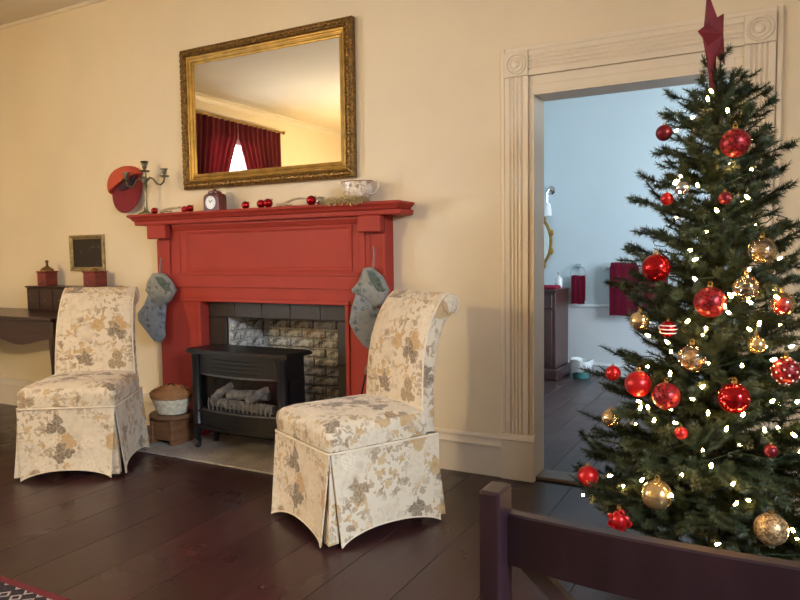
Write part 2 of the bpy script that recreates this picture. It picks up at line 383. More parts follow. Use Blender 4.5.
# baseboards
def bb_prof(): return [(0, 0), (-.02, 0), (-.02, .165), (-.030, .168), (-.032, .178), (-.026, .19), (-.022, .205), (-.022, .222), (-.014, .232), (-.006, .236), (0, .236)]
MX0, MX1 = -3.853, -1.985
bm = bmesh.new()
for a, b in ((XW, MX0 - .002), (MX1 + .002, -1.304), (.053, XE)): sweep_x(bm, bb_prof(), a, b)
struct('baseboard_north', bm, base_m)
bm = bmesh.new(); sweep_y(bm, [(XW - d, z) for d, z in bb_prof()], YS, -.035); struct('baseboard_west', bm, base_m)
bm = bmesh.new(); sweep_y(bm, [(XE + d, z) for d, z in bb_prof()], YS, -.035); struct('baseboard_east', bm, base_m)
bm = bmesh.new(); sweep_x(bm, [(YS - d, z) for d, z in bb_prof()], XW + .035, XE - .035); struct('baseboard_south', bm, base_m)

# ---- door casing (trim_1): fluted sides and head, bullseye corner blocks, plinths, inner band, jambs
tc = sthing('trim_1', (-.62, 0, 0), 'cream painted fluted door casing with bullseye corner blocks')
CW, CZ = .128, 2.197
def fluted(x0, wd, zdir=True):
    pts = [(0, 0), (0, -.024)]; nfl = 4; m = .022; fwid = (wd - 2*m)/nfl
    pts.append((m - .006, -.024))
    for i in range(nfl):
        a = m + i*fwid
        for t in (0, .2, .5, .8, 1): pts.append((a + .003 + (fwid - .006)*t, -.024 + .009*math.sin(PI*t)))
    pts += [(wd - m + .006, -.024), (wd, -.024), (wd, 0)]
    return [(x0 + p, q) for p, q in pts]
LX, RX = -1.275, -.118          # outer-left x of each side casing
for x0 in (LX, RX):
    bm = bmesh.new(); sweep_z(bm, fluted(x0, CW), .258, CZ); obj('side_casing', bm, trim_m, tc)
    bm = B(x0 - .028, x0 + CW + .036, -.034, 0, 0, .215, .003); sweep_x(bm, [(0, .2155), (-.034, .2155), (-.038, .225), (-.033, .24), (-.026, .257), (0, .257)], x0 - .028, x0 + CW + .036)
    obj('plinth_block', bm, trim_m, tc)
    blk = obj('corner_block', B(x0 - .002, x0 + CW + .002, -.030, 0, CZ + .001, CZ + .132, .003), trim_m, tc)
    cx, cz = x0 + CW/2, CZ + .066; bm = bmesh.new()
    for R, r in ((.052, .007), (.036, .006)): tube(bm, [(cx + R*math.cos(t), -.0305, cz + R*math.sin(t)) for t in [2*PI*i/24 for i in range(24)]], r, 6, closed=True)
    v0 = len(bm.verts); lathe(bm, [(.022, 0), (.02, .006), (.012, .011), (0, .013)], (0, 0, 0), 16)
    bm.verts.ensure_lookup_table()
    for v in bm.verts[v0:]: x_, y_, z_ = v.co; v.co = (cx + x_, -.029 - z_, cz + y_)
    obj('rosette', bm, trim_m, blk, smooth=True)
bm = bmesh.new(); extrude_poly(bm, [(LX + CW + .003, y, CZ + .002 + p) for p, y in [(a, b) for a, b in fluted(0, CW)]], (RX - LX - CW - .006, 0, 0)); obj('head_casing', bm, trim_m, tc)
for a, b in ((LX + CW + .001, DX0), (DX1, RX - .001)):
    obj('inner_band', B(a, b, -.010, 0, .258, CZ - .001 if 0 else DZ + .04, .002), trim_m, tc)
obj('inner_band', B(DX0 + .0, DX1 - .0, -.010, 0, DZ, DZ + .04, .002), trim_m, tc)
obj('inner_band', B(LX + CW + .001, RX - .001, -.006, 0, DZ + .041, CZ, .001), trim_m, tc)
for a, b in ((LX - .028, LX - .003), (RX + CW + .003, RX + CW + .028)): obj('backband', B(a, b, -.016, 0, .258, CZ + .16, .004), trim_m, tc)
obj('backband', B(LX - .0025, RX + CW + .0025, -.016, 0, CZ + .1335, CZ + .16, .004), trim_m, tc)
jm = M('door_jamb_paint', srgb(214, 204, 190), .4, vary=.03)
for a, b in ((DX0 - .0, DX0 + .010), (DX1 - .010, DX1)): obj('jamb', B(a, b, -.011, WT + .001, .019, DZ, .001), trim_m, tc)
obj('jamb', B(DX0 + .012, DX1 - .012, -.011, WT + .001, DZ - .014, DZ, .001), trim_m, tc)
# open door leaf swung into the bathroom, seen on its edge
dl = sthing('door_1', (-.23, .6, 0), 'dark stained door standing open into the bathroom'); dm = M('dark_door_wood', srgb(60, 32, 40), .35, vary=.2, vs=8, stretch=(3, 3, .5))
obj('door_leaf', B(-.255, -.213, .19, 1.08, .022, 2.06, .003), dm, dl)
for z0, z1 in ((.2, .85), (1.0, 1.9)):
    for y0, y1 in ((.30, .60), (.68, .97)): obj('panel', B(-.2745, -.2555, y0, y1, z0, z1, .008), dm, dl)
bm = bmesh.new(); lathe(bm, [(0, 0), (.012, 0), (.012, .03), (.028, .045), (.028, .06), (.015, .068), (0, .069)], (0, 0, 0), 14)
for v in bm.verts: x_, y_, z_ = v.co; v.co = (-.2555 - z_, 1.02 + x_, .95 + y_)
obj('door_knob', bm, gold_m, dl, smooth=True)

# ---- bathroom shell
BY = 3.45
struct('wall_bathroom_north', B(-2.78, 1.58, BY, BY + WT, 0, 2.9), bath_m)
bm = B(-2.78, -2.6, .6, BY, 0, 2.9); box(bm, -2.6, -2.08, .5, .6, 0, 2.9); box(bm, -2.18, -2.08, WT, .5, 0, 2.9); struct('wall_bathroom_west', bm, bath_m)
bm = bmesh.new()
for a in ((1.4, 1.58, WT, 1.4, 0, 2.9), (1.4, 1.58, 2.6, BY, 0, 2.9), (1.4, 1.58, 1.4, 2.6, 0, .9), (1.4, 1.58, 1.4, 2.6, 2.5, 2.9)): box(bm, *a)
struct('wall_bathroom_east', bm, bath_m)
struct('ceiling_bathroom', B(-2.78, 1.58, WT, BY + WT, 2.9, 3.0), ceil_m)
bm = bmesh.new(); sweep_x(bm, [(BY, .014), (BY - .018, .014), (BY - .018, .10), (BY - .028, .115), (BY - .012, .14), (BY, .142)], -2.59, 1.38); struct('baseboard_bathroom_north', bm, bathw_m)
bm = B(-2.59, 1.395, BY - .006, BY, .143, .70); sweep_x(bm, [(BY - .0, .701), (BY - .014, .701), (BY - .02, .715), (BY - .012, .733), (BY, .735)], -2.59, 1.395)
struct('trim_8', bm, bathw_m, label='white wainscot with cap rail on the bathroom wall')

# ---- windows
def window(name, xin, xout, y0, y1, z0, z1, axis='x'):
    s = 1 if xout > xin else -1; xf = xin + s*.06; wt = sthing(name, (xin + s*.05, (y0 + y1)/2, z0))
    def bx(nm, xa, xb, a, b, c, d, m, bev=.003): return obj(nm, B(min(xa, xb), max(xa, xb), a, b, c, d, bev), m, wt)
    for a, b in ((y0, y0 + .05), (y1 - .05, y1)): bx('frame', xf, xf + s*.06, a + .001 if a == y0 else a, b - .001 if b == y1 else b, z0 + .001, z1 - .001, base_m)
    bx('frame', xf, xf + s*.06, y0 + .051, y1 - .051, z0 + .001, z0 + .06, base_m); bx('frame', xf, xf + s*.06, y0 + .051, y1 - .051, z1 - .05, z1 - .001, base_m)
    zm = (z0 + z1)/2; bx('meeting_rail', xf + s*.005, xf + s*.055, y0 + .051, y1 - .051, zm - .02, zm + .02, base_m)
    ym = (y0 + y1)/2
    for a, b in ((z0 + .061, zm - .021), (zm + .021, z1 - .051)):
        bx('muntin', xf + s*.02, xf + s*.04, ym - .01, ym + .01, a, b, base_m, .001)
        for c, d in ((y0 + .051, ym - .011), (ym + .011, y1 - .051)): bx('pane', xf + s*.028, xf + s*.032, c, d, a, b, pane_m, 0)
    for a, b in ((y0 - .09, y0), (y1, y1 + .09)): bx('casing', xin, xin - s*.022, a, b, z0 - .02, z1 + .10, trim_m)
    bx('casing', xin, xin - s*.022, y0 + .001, y1 - .001, z1, z1 + .10, trim_m)
    bx('sill', xin + s*.058, xin - s*.05, y0 - .11, y1 + .11, z0 - .05, z0 - .021, trim_m)
    return wt
window('window_1', XW, XW - WT, WY0, WY1, WZ0, WZ1); window('window_2', XE, XE + WT, EY0, EY1, EZ0, EZ1); window('window_3', 1.4, 1.58, 1.4, 2.6, .9, 2.5)

# ---- firebox: limewashed brick, each brick a piece; slate surround; hearth
fbx = sthing('wall_firebox', (-2.84, .3, 0), 'limewashed brick firebox')
bm = bmesh.new(); FD = .36
for a in ((FX0 - .12, FX1 + .12, FD + .012, FD + .1, 0, 1.0), (FX0 - .12, FX0 - .001, WT + .001, FD + .012, 0, 1.0), (FX1 + .001, FX1 + .12, WT + .001, FD + .012, 0, 1.0), (FX0 + .0005, FX0 + .03, .001, FD, .0115, FZ - .001), (FX1 - .03, FX1 - .0005, .001, FD, .0115, FZ - .001), (FX0 - .12, FX1 + .12, WT + .001, FD + .1, 1.0, 1.05)): box(bm, *a)
obj('mortar_backing', bm, mortar_m, fbx)
obj('firebox_floor', B(FX0, FX1, .0, FD, -.02, .011), M('sooty_firebrick', srgb(70, 64, 60), .9, vary=.3, vs=10), fbx)
obj('lintel', B(FX0 + .001, FX1 - .001, .012, WT + .04, FZ + .001, FZ + .05), slate_m, fbx)
bm_ = B(-.094, .094, -.016, .014, -.027, .027, .006); brick0 = None
def brick(loc, rz=0, sx=1):
    global brick0, bm_
    if brick0 is None: o = brick0 = obj('brick', bm_, brick_m, fbx, local=True)
    else: o = brick0.copy(); C.objects.link(o)
    o.location = Vector(loc) - fbx.location + Vector((0, 0, 0)); o.rotation_euler = (random.uniform(-.03, .03), random.uniform(-.02, .02), rz + random.uniform(-.02, .02)); o.scale = (sx, 1, 1)
for r in range(14):
    z = .045 + r*.066
    n_ = 5; off = .1 if r % 2 else 0
    xs = FX0 + .0 - off
    while xs < FX1:
        a, b = max(xs, FX0 + .046), min(xs + .2, FX1 - .046)
        if b - a > .06: brick(((a + b)/2, FD + random.uniform(-.006, .004), z), 0, (b - a - .012)/.188)
        xs += .2
    for yb in ((.10, .275) if r % 2 else (.06, .165, .27)) if z < FZ - .03 else ():
        wd = .165 if r % 2 else .095
        brick((FX1 - .036 + random.uniform(-.003, .003), yb, z), -PI/2, wd/.188); brick((FX0 + .036 + random.uniform(-.003, .003), yb, z), PI/2, wd/.188)
trs = sthing('trim_2', (-2.84, -.02, 0), 'black slate tile fireplace surround')
OX0, OX1, OZ = -3.46, -2.27, .953
for i in range(5):
    a = OX0 + .004 + i*(OX1 - OX0 - .008)/5; obj('tile', B(a + .002, a + (OX1 - OX0 - .008)/5 - .002, -.028, -.001, FZ + .002, OZ - .002, .003), slate_m, trs)
for a, b in ((OX0 + .004, FX0 + .034), (FX1 - .034, OX1 - .004)):
    for i in range(3): z0 = .014 + i*(FZ - .014)/3; obj('tile', B(a + .002, b - .002, -.028, -.001, z0 + .002, z0 + (FZ - .014)/3 - .002, .003), slate_m, trs)
h = struct('floor_hearth', B(-3.84, -2.0, -.556, -.105, .0005, .012, .003), stone_m, label='mottled tan stone hearth slab')
box_bm = B(OX0 + .001, OX1 - .001, -.1045, -.0005, .0005, .012); struct('floor_hearth_inner', box_bm, stone_m, label='hearth stone inside the fireplace opening')

# ================================================================== FIREPLACE MANTEL
mt = thing('fireplace_mantel', 'brick-red painted wooden fireplace mantel with panelled frieze and moulded shelf', 'mantel', (-2.92, -.05, 0))
FY = -.10
obj('pilaster', B(MX0, OX0, FY, -.001, .0125, OZ, .004), red_m, mt); obj('pilaster', B(OX1, MX1, FY, -.001, .0125, OZ, .004), red_m, mt)
obj('frieze', B(MX0, MX1, FY, -.001, OZ + .001, 1.489, .003), red_m, mt)
bm = bmesh.new(); sweep_x(bm, [(FY - .001, 1.053), (FY - .012, 1.055), (FY - .012, 1.13), (FY - .018, 1.133), (FY - .017, 1.139), (FY - .001, 1.141)], MX0 + .13, MX1 - .10); obj('architrave_band', bm, red_m, mt)
for a, b in ((MX0 + .0, MX0 + .128), (MX1 - .098, MX1 + .0)):
    o = obj('corner_strip', B(a + .004, b, FY - .014, FY - .001, OZ + .03, 1.385, .004), red_m, mt)
# recessed frieze panel with moulded frame
px0, px1, pz0, pz1 = -3.585, -2.215, 1.16, 1.445
prof = [(0, 0), (0, .005), (.010, .007), (.022, .003), (.026, 0)]
for s_ in range(4): obj('panel_moulding', seg_frame(px0, px1, pz0, pz1, FY - .001, prof, s_), red_m, mt)
for cx in (-3.655, -2.145):
    obj('fluted_strip', B(cx - .022, cx + .022, FY - .006, FY - .001, 1.145, 1.44, .003), red_m, mt)
bm = bmesh.new(); sweep_x(bm, [(FY - .001, 1.448), (FY - .012, 1.448), (FY - .028, 1.475), (FY - .028, 1.4885), (FY - .001, 1.4885)], MX0 + .17, MX1 - .17); obj('bed_moulding', bm, red_m, mt)
prof = [(0, 0), (0, .008), (.014, .010), (.026, .004), (.028, 0)]
for a, b, c, d in ((OX0 - .028, OX0, .0125, OZ), (OX1, OX1 + .028, .0125, OZ)): obj('opening_trim', B(a, b, FY - .010, FY - .001, c, d, .003), red_m, mt)
obj('opening_trim', B(OX0 - .028, OX1 + .028, FY - .010, FY - .001, OZ + .001, OZ + .028, .003), red_m, mt)
for a, b in ((-3.885, -3.705), (-2.138, -1.982)): obj('corbel', B(a, b, -.168, FY - .0145, 1.392, 1.489, .006), red_m, mt)
SZ = 1.566
def shelf_ring(bm, prof, x0, x1):
    """profile (overhang, z) carried round front and both ends with mitres"""
    k = len(prof); secs = []
    secs.append([bm.verts.new((x0 - o, -.002, z)) for o, z in prof]); secs.append([bm.verts.new((x0 - o, -.14 - o, z)) for o, z in prof])
    secs.append([bm.verts.new((x1 + o, -.14 - o, z)) for o, z in prof]); secs.append([bm.verts.new((x1 + o, -.002, z)) for o, z in prof])
    for a, b in zip(secs, secs[1:]):
        for j in range(k - 1): bm.faces.new((a[j], a[j + 1], b[j + 1], b[j]))
    bm.faces.new([s[0] for s in secs]); bm.faces.new([s[-1] for s in secs][::-1])
    bm.faces.new(secs[0][::-1] + []); bm.faces.new(secs[-1])
    bm.faces.new([secs[0][j] for j in ()]) if False else None
bm = bmesh.new(); shelf_ring(bm, [(0, 1.490), (.018, 1.490), (.022, 1.496), (.024, 1.516), (.020, 1.5195), (0, 1.5195)][1:-1], -3.985, -1.872); obj('shelf_moulding', bm, red_m, mt)
bm = bmesh.new(); shelf_ring(bm, [(.028, 1.520), (.034, 1.524), (.040, 1.534), (.052, 1.545), (.060, 1.550), (.062, 1.556), (.060, 1.562), (.052, SZ)], -3.985, -1.902); obj('shelf', bm, red_m, mt)

# ================================================================== MIRROR
mr = thing('wall_mirror', 'large rectangular mirror in an ornate gilt frame above the mantel', 'mirror', (-2.935, -.02, 1.732))
mx0, mx1, mz0, mz1 = -3.640, -2.231, 1.732, 2.692
for s_ in range(4):
    obj('outer_frame', seg_frame(mx0, mx1, mz0, mz1, -.003, [(0, 0), (0, .035), (.008, .046), (.02, .052), (.034, .052), (.046, .044), (.05, .034), (.05, 0)], s_), dgold_m, mr)
    obj('inner_frame', seg_frame(mx0, mx1, mz0, mz1, -.003, [(.0505, .006), (.0505, .03), (.058, .036), (.066, .034), (.07, .026), (.078, .024), (.084, .028), (.09, .026), (.094, .018), (.104, .016), (.106, .012), (.106, .006)], s_), gold_m, mr)
# carved leaves on the outer band, one relief strip per side
def carve(side):
    bm = bmesh.new(); cs = [(mx0, mz0, mx1, mz0), (mx1, mz0, mx1, mz1), (mx1, mz1, mx0, mz1), (mx0, mz1, mx0, mz0)][side]
    dx, dz = cs[2] - cs[0], cs[3] - cs[1]; L = math.hypot(dx, dz); dx /= L; dz /= L; nx, nz = -dz, dx
    t = .03; k = 0
    while t < L - .03:
        for off, ang in ((.018, .7), (.036, -.7)):
            cx, cz = cs[0] + dx*t + nx*off, cs[1] + dz*t + nz*off
            a0 = math.atan2(dz, dx) + ang*(1 if k % 2 else -1)
            v = [bm.verts.new((cx + math.cos(a0)*p + -math.sin(a0)*q, -.054 - e, cz + math.sin(a0)*p + math.cos(a0)*q)) for p, q, e in ((-.014, 0, 0), (0, -.006, 0), (.014, 0, 0), (0, .006, 0), (0, 0, .009), (0, 0, -.006))]
            for i in range(4): bm.faces.new((v[i], v[(i + 1) % 4], v[4])); bm.faces.new((v[(i + 1) % 4], v[i], v[5]))
        t += .019; k += 1
    return obj('carved_leaf_strip', bm, dgold_m, mr)
for s_ in range(4): carve(s_)
obj('mirror_glass', B(mx0 + .0945, mx1 - .0945, -.0145, -.0115, mz0 + .0945, mz1 - .0945), mirror_m, mr)
obj('backing', B(mx0 + .051, mx1 - .051, -.008, -.001, mz0 + .051, mz1 - .051), M('mirror_backing_board', srgb(90, 70, 50), .9), mr)

# ================================================================== STOVE
st = thing('gas_stove', 'black cast-iron gas heating stove with glass front standing on the hearth', 'stove', (-2.935, -.25, .012))
sx0, sx1, sb, sf, bow = -3.318, -2.553, -.125, -.335, .045
scx, shw = (sx0 + sx1)/2, (sx1 - sx0)/2
def plan(ins=0, back=None, n=14, f=0):
    """stove plan: straight back, bowed front"""
    pts = [(sx1 - ins, sb - ins if back is None else back), (sx0 + ins, sb - ins if back is None else back)]
    for i in range(n + 1):
        t = -1 + 2*i/n; pts.append((scx + t*(shw - ins), sf + ins - f - bow*(1 - t*t)))
    return pts
Z0 = .012
def slab(nm, p, z0, z1, m=black_m, par=st, bev=.004):
    bm = bmesh.new(); sweep_z(bm, p, z0, z1)
    return obj(nm, bm, m, par)
slab('base_plate', plan(0), Z0 + .135, Z0 + .155); slab('lower_panel', plan(.012), Z0 + .1551, Z0 + .245)
slab('ledge', plan(-.004), Z0 + .2451, Z0 + .257)
slab('upper_panel', plan(.012), Z0 + .492, Z0 + .628)
tp = slab('top_plate', plan(-.026), Z0 + .6281, Z0 + .648); slab('top_lip', plan(-.018), Z0 + .6481, Z0 + .656, black_m, tp)
obj('back_panel', B(sx0 + .012, sx1 - .012, sb - .02, sb - .008, Z0 + .2571, Z0 + .4919), black_m, st)
for a, b in ((sx0 + .002, sx0 + .02), (sx1 - .02, sx1 - .002)): obj('side_panel', B(a, b, sf + .04, sb - .021, Z0 + .2571, Z0 + .4919), black_m, st)
for s_ in (-1, 1):
    cx, cy = scx + s_*(shw - .034), sf + .006; bm = bmesh.new()
    lathe(bm, [(.033, Z0 + .156), (.036, Z0 + .165), (.030, Z0 + .18), (.032, Z0 + .4), (.030, Z0 + .59), (.036, Z0 + .605), (.034, Z0 + .627)], (cx, cy, 0), 16); obj('corner_column', bm, black_m, st, smooth=True)
    for r_ in (0, 1):
        lx, ly = scx + s_*(shw - .035), (sf + .012, sb - .04)[r_]; dy = (-1, 1)[r_]
        bm = bmesh.new(); tube(bm, [(lx, ly, Z0 + .134), (lx + s_*.012, ly + dy*.006, Z0 + .105), (lx + s_*.014, ly + dy*.008, Z0 + .07), (lx, ly, Z0 + .035), (lx + s_*.004, ly + dy*.004, Z0 + .014), (lx + s_*.014, ly + dy*.012, Z0 + .0005)], [.030, .028, .020, .013, .014, .020], 10)
        obj('leg', bm, black_m, st, smooth=True)
# louvre slats of the upper panel, glass, log set
for i in range(4):
    z = Z0 + .515 + i*.026; bm = bmesh.new()
    tube(bm, [(scx + t*(shw - .09), sf + .012 - bow*(1 - t*t) - .004, z) for t in [-1 + 2*j/12 for j in range(13)]], .005, 6); obj('louvre', bm, iron_m, st)
bm = bmesh.new()
for zz in (Z0 + .2575, Z0 + .4915): tube(bm, [(scx + t*(shw - .075), sf + .006 - bow*(1 - t*t), zz) for t in [-1 + 2*j/12 for j in range(13)]], .007, 6)
obj('glass_trim', bm, M('stove_steel_trim', srgb(120, 122, 128), .3, metal=.8), st)
bm = bmesh.new()
pts = [(scx + t*(shw - .072), sf + .016 - bow*(1 - t*t)) for t in [-1 + 2*j/12 for j in range(13)]]
a = [bm.verts.new((x, y, Z0 + .265)) for x, y in pts]; b = [bm.verts.new((x, y, Z0 + .484)) for x, y in pts]
for i in range(12): bm.faces.new((a[i], a[i + 1], b[i + 1], b[i]))
obj('glass_door', bm, stoveglass_m, st, smooth=True)
for x0, y0, z0, x1, y1, z1, r in ((-3.21, -.265, .31, -2.70, -.27, .30, .032), (-3.22, -.215, .345, -2.80, -.20, .37, .032), (-3.18, -.30, .335, -3.10, -.20, .42, .026), (-2.90, -.30, .34, -2.80, -.20, .41, .026), (-3.08, -.27, .36, -2.88, -.24, .375, .026)):
    bm = bmesh.new(); n_ = 7
    tube(bm, [(x0 + (x1 - x0)*t + random.uniform(-.004, .004), y0 + (y1 - y0)*t, z0 + (z1 - z0)*t + random.uniform(-.006, .006)) for t in [i/n_ for i in range(n_ + 1)]], [r*random.uniform(.85, 1.1) for i in range(n_ + 1)], 9)
    obj('log', bm, log_m, st, smooth=True)
for i in range(15):
    x = -3.20 + i*.036; obj('grate_bar', tube(bmesh.new(), [(x, -.318, Z0 + .2575), (x, -.322, .315), (x + .004, -.318, .345)], .0045, 5), log_m, st)

# ================================================================== STOOL, BASKET, POKER
sl = thing('wooden_stool', 'small brown wooden footstool on the hearth under the lidded basket', 'stool', (-3.553, -.30, .012))
cx, cy = -3.553, -.30
bm = bmesh.new(); lathe(bm, [(.150, .172), (.156, .177), (.157, .192), (.152, .198), (0, .198)], (cx, cy, Z0), 32, 1, .9); bmesh.ops.holes_fill(bm, edges=bm.edges); obj('seat', bm, wood_m, sl)
for a in (-.105, .075): obj('leg_board', B(cx + a, cx + a + .03, cy - .105, cy + .10, Z0 + .0005, Z0 + .1715, .004), wood_m, sl)
obj('stretcher', B(cx - .0745, cx + .0745, cy - .10, cy - .08, Z0 + .03, Z0 + .1715, .004), wood_m, sl)
bk = thing('lidded_basket', 'round wicker basket with whitewashed sides and brown lid on the footstool', 'basket', (cx, cy, Z0 + .199))
bz = Z0 + .2
def coils(prof, r, m, nm):
    bm = bmesh.new()
    for R, z in prof:
        tube(bm, [(cx + R*math.cos(t), cy + R*.9*math.sin(t), z + .0012*math.sin(t*14 + z*900)) for t in [2*PI*i/40 for i in range(40)]], r, 6, closed=True)
    lathe(bm, [(0, prof[0][1])] + [(R - .002, z) for R, z in prof] + [(0, prof[-1][1])], (cx, cy, 0), 28, 1, .9)
    return obj(nm, bm, m, bk, smooth=True)
coils([(.098 + .0042*i, bz + .007 + .0115*i) for i in range(9)], .0075, wickw_m, 'basket_body')
coils([(.139, bz + .112), (.1395, bz + .122)], .008, wick_m, 'basket_rim')
coils([(.144, bz + .1335), (.133, bz + .144), (.118, bz + .153), (.10, bz + .161), (.08, bz + .167), (.058, bz + .172), (.034, bz + .176), (.012, bz + .178)], .0085, wick_m, 'lid')
obj('lid_handle', tube(bmesh.new(), [(cx - .03, cy, bz + .176), (cx - .02, cy, bz + .194), (cx + .02, cy, bz + .194), (cx + .03, cy, bz + .176)], .004, 6), iron_m, bk)
pk = thing('fireplace_poker', 'thin black iron poker leaning against the right side of the mantel', 'poker', (-2.2, -.17, .012))
pb, pt = Vector((-2.205, -.20, .0135)), Vector((-2.115, -.112, .60))
d_ = (pt - pb)
obj('shaft', tube(bmesh.new(), [pb + d_*t for t in (0, .02, .5, .9)], [.003, .006, .006, .006], 8), iron_m, pk)
bm = bmesh.new(); tube(bm, [pb + d_*t for t in (.9005, .93, .97, .985, 1.0)], [.006, .010, .010, .008, .004], 8); obj('handle', bm, brass_m, pk, smooth=True)

# ================================================================== SLIPCOVERED CHAIRS
def rring(bm, hw, y0, y1, r, z, n=5):
    pts = []
    for cx, cy, a0 in ((hw - r, y0 + r, -PI/2), (hw - r, y1 - r, 0), (-hw + r, y1 - r, PI/2), (-hw + r, y0 + r, PI)):
        for i in range(n + 1): a = a0 + PI/2*i/n; pts.append((cx + r*math.cos(a), cy + r*math.sin(a)))
    return [bm.verts.new((x, y, z)) for x, y in pts]
def loft(bm, rings, cap0=True, cap1=True):
    for A, Bn in zip(rings, rings[1:]):
        k = len(A)
        for j in range(k): bm.faces.new((A[j], A[(j + 1) % k], Bn[(j + 1) % k], Bn[j]))
    if cap0: bm.faces.new(rings[0][::-1])
    if cap1: bm.faces.new(rings[-1])
def make_chair(label, loc, rz):
    t = thing('slipper_chair', label, 'chair', loc, rz, 'floral skirted chairs by the fireplace')
    HW, Y0, Y1, SK = .268, -.292, .30, .415
    bm = bmesh.new(); R = []
    for z, ins, r in ((SK + .002, .0, .03), (SK + .06, -.006, .035), (SK + .085, -.004, .04), (SK + .105, .012, .05), (SK + .118, .04, .06), (SK + .126, .09, .07), (SK + .130, .15, .08)): R.append(rring(bm, HW - ins, Y0 + ins, .24 - ins*.3, r, z))
    loft(bm, R); uv_box(obj('seat_cushion', bm, floral_m, t, local=True, smooth=True, sharp=60))
    bm = bmesh.new(); q = rring(bm, HW + .006, Y0 - .006, Y1 + .004, .03, SK - .004); pts = [v.co.copy() for v in q]; bm.free()
    bm = bmesh.new(); tube(bm, pts, .0055, 6, closed=True); obj('seat_welt', bm, welt_m, t, local=True, smooth=True)
    # skirt panels: flared, arched hem, ends kicked out at the corner pleats
    def panel(nm, p0, p1, nrm, arch=.045):
        p0, p1, nrm = Vector(p0), Vector(p1), Vector(nrm); bm = bmesh.new(); NU, NV = 20, 8; L = (p1 - p0).length; grid = []
        tdir = (p1 - p0).normalized()
        for i in range(NU + 1):
            u = i/NU; s = 2*u - 1; col = []
            hem = .010 + arch*(1 - abs(s)**2.2)
            for j in range(NV + 1):
                v = j/NV; z = SK - .004 - (SK - .004 - hem)*v
                fl = .018*v**1.1 + .022*v*abs(s)**5 + .003*math.sin(u*9 + 1)*v
                widen = -s*(.022*v)*abs(s)**3
                c = p0 + (p1 - p0)*u + nrm*fl + tdir*widen; col.append((c.x, c.y, z))
            grid.append(col)
        F = [[bm.verts.new(c) for c in col] for col in grid]; K = [[bm.verts.new(Vector(c) - nrm*.006) for c in col] for col in grid]
        for i in range(NU):
            for j in range(NV):
                bm.faces.new((F[i][j], F[i + 1][j], F[i + 1][j + 1], F[i][j + 1])); bm.faces.new((K[i][j], K[i][j + 1], K[i + 1][j + 1], K[i + 1][j]))
            bm.faces.new((F[i][NV], F[i + 1][NV], K[i + 1][NV], K[i][NV])); bm.faces.new((F[i][0], K[i][0], K[i + 1][0], F[i + 1][0]))
        for j in range(NV): bm.faces.new((F[0][j], F[0][j + 1], K[0][j + 1], K[0][j])); bm.faces.new((F[NU][j], K[NU][j], K[NU][j + 1], F[NU][j + 1]))
        o = uv_box(obj(nm, bm, floral_m, t, local=True, smooth=True, sharp=50))
        bm = bmesh.new(); tube(bm, [Vector(c[NV]) + Vector((0, 0, .001)) for c in grid], .0035, 5); obj('hem_welt', bm, welt_m, o, local=True)
    panel('skirt_front', (-HW, Y0, 0), (HW, Y0, 0), (0, -1, 0)); panel('skirt_side', (HW, Y0 + .01, 0), (HW, Y1, 0), (1, 0, 0)); panel('skirt_side', (-HW, Y1, 0), (-HW, Y0 + .01, 0), (-1, 0, 0)); panel('skirt_back', (HW - .01, Y1, 0), (-HW + .01, Y1, 0), (0, 1, 0))
    for sx in (-1, 1):
        for yy, sy in ((Y0, -1), (Y1, 1)):      # inset pleat behind each corner slit
            cx, cy = sx*HW, yy; bm = bmesh.new(); A = []
            for v in (0, .25, .5, .75, 1):
                z = SK - .012 - (SK - .034)*v; e = .030*v
                A.append([bm.verts.new((cx + sx*(dx + e), cy + sy*(dy + e), z)) for dx, dy in ((-.065, -.016), (-.02, -.012), (-.009, -.009), (-.012, -.02), (-.016, -.065), (-.03, -.065), (-.03, -.03), (-.065, -.03))])
            loft(bm, A); uv_box(obj('corner_pleat', bm, floral_m, t, local=True, smooth=True, sharp=50))
            obj('leg', B(*sorted((sx*.175, sx*.215)), *sorted((sy*.19 + .004, sy*.23 + .004)), .0005, SK - .01, .003), desk_m, t, local=True)
    # scrolled back
    front = [(.215, .47), (.216, .56), (.220, .66), (.229, .75), (.246, .84), (.274, .92), (.308, .985), (.345, 1.035)]
    roll = [(.408 + .055*math.cos(a), 1.015 + .055*math.sin(a)) for a in [math.radians(d) for d in (140, 115, 90, 65, 40, 15, -10, -35, -60, -85)]]
    back = [(.392, .945), (.366, .90), (.336, .83), (.314, .74), (.302, .64), (.297, .54), (.296, .42), (.225, .42)]
    prof = front + roll + back; k = len(prof)
    bm = bmesh.new(); HB = .247; secs = []
    cyx = lambda p: (p[0], p[1])
    for x, sh in ((-HB, .012), (-HB + .004, .004), (-HB + .014, 0), (-HB/2, 0), (0, 0), (HB/2, 0), (HB - .014, 0), (HB - .004, .004), (HB, .012)):
        ring = []
        for i, (y, z) in enumerate(prof):
            a = Vector(prof[(i + 1) % k]) - Vector(prof[i - 1]); nn = Vector((-a[1], a[0])).normalized()
            puff = .010*(1 - (x/HB)**2) if i < len(front) else 0
            tp_ = 1 - .10*max(0, (z - .45)/.6); ring.append(bm.verts.new((x*tp_, y - nn[0]*-1*0 + (sh if i < len(front) else -sh if i >= len(front) + len(roll) else 0) - puff, z - (sh if len(front) <= i < len(front) + 5 else 0))))
        secs.append(ring)
    loft(bm, secs, True, True); bo = uv_box(obj('backrest', bm, floral_m, t, local=True, smooth=True, sharp=50))
    edge = front + roll[:-1]
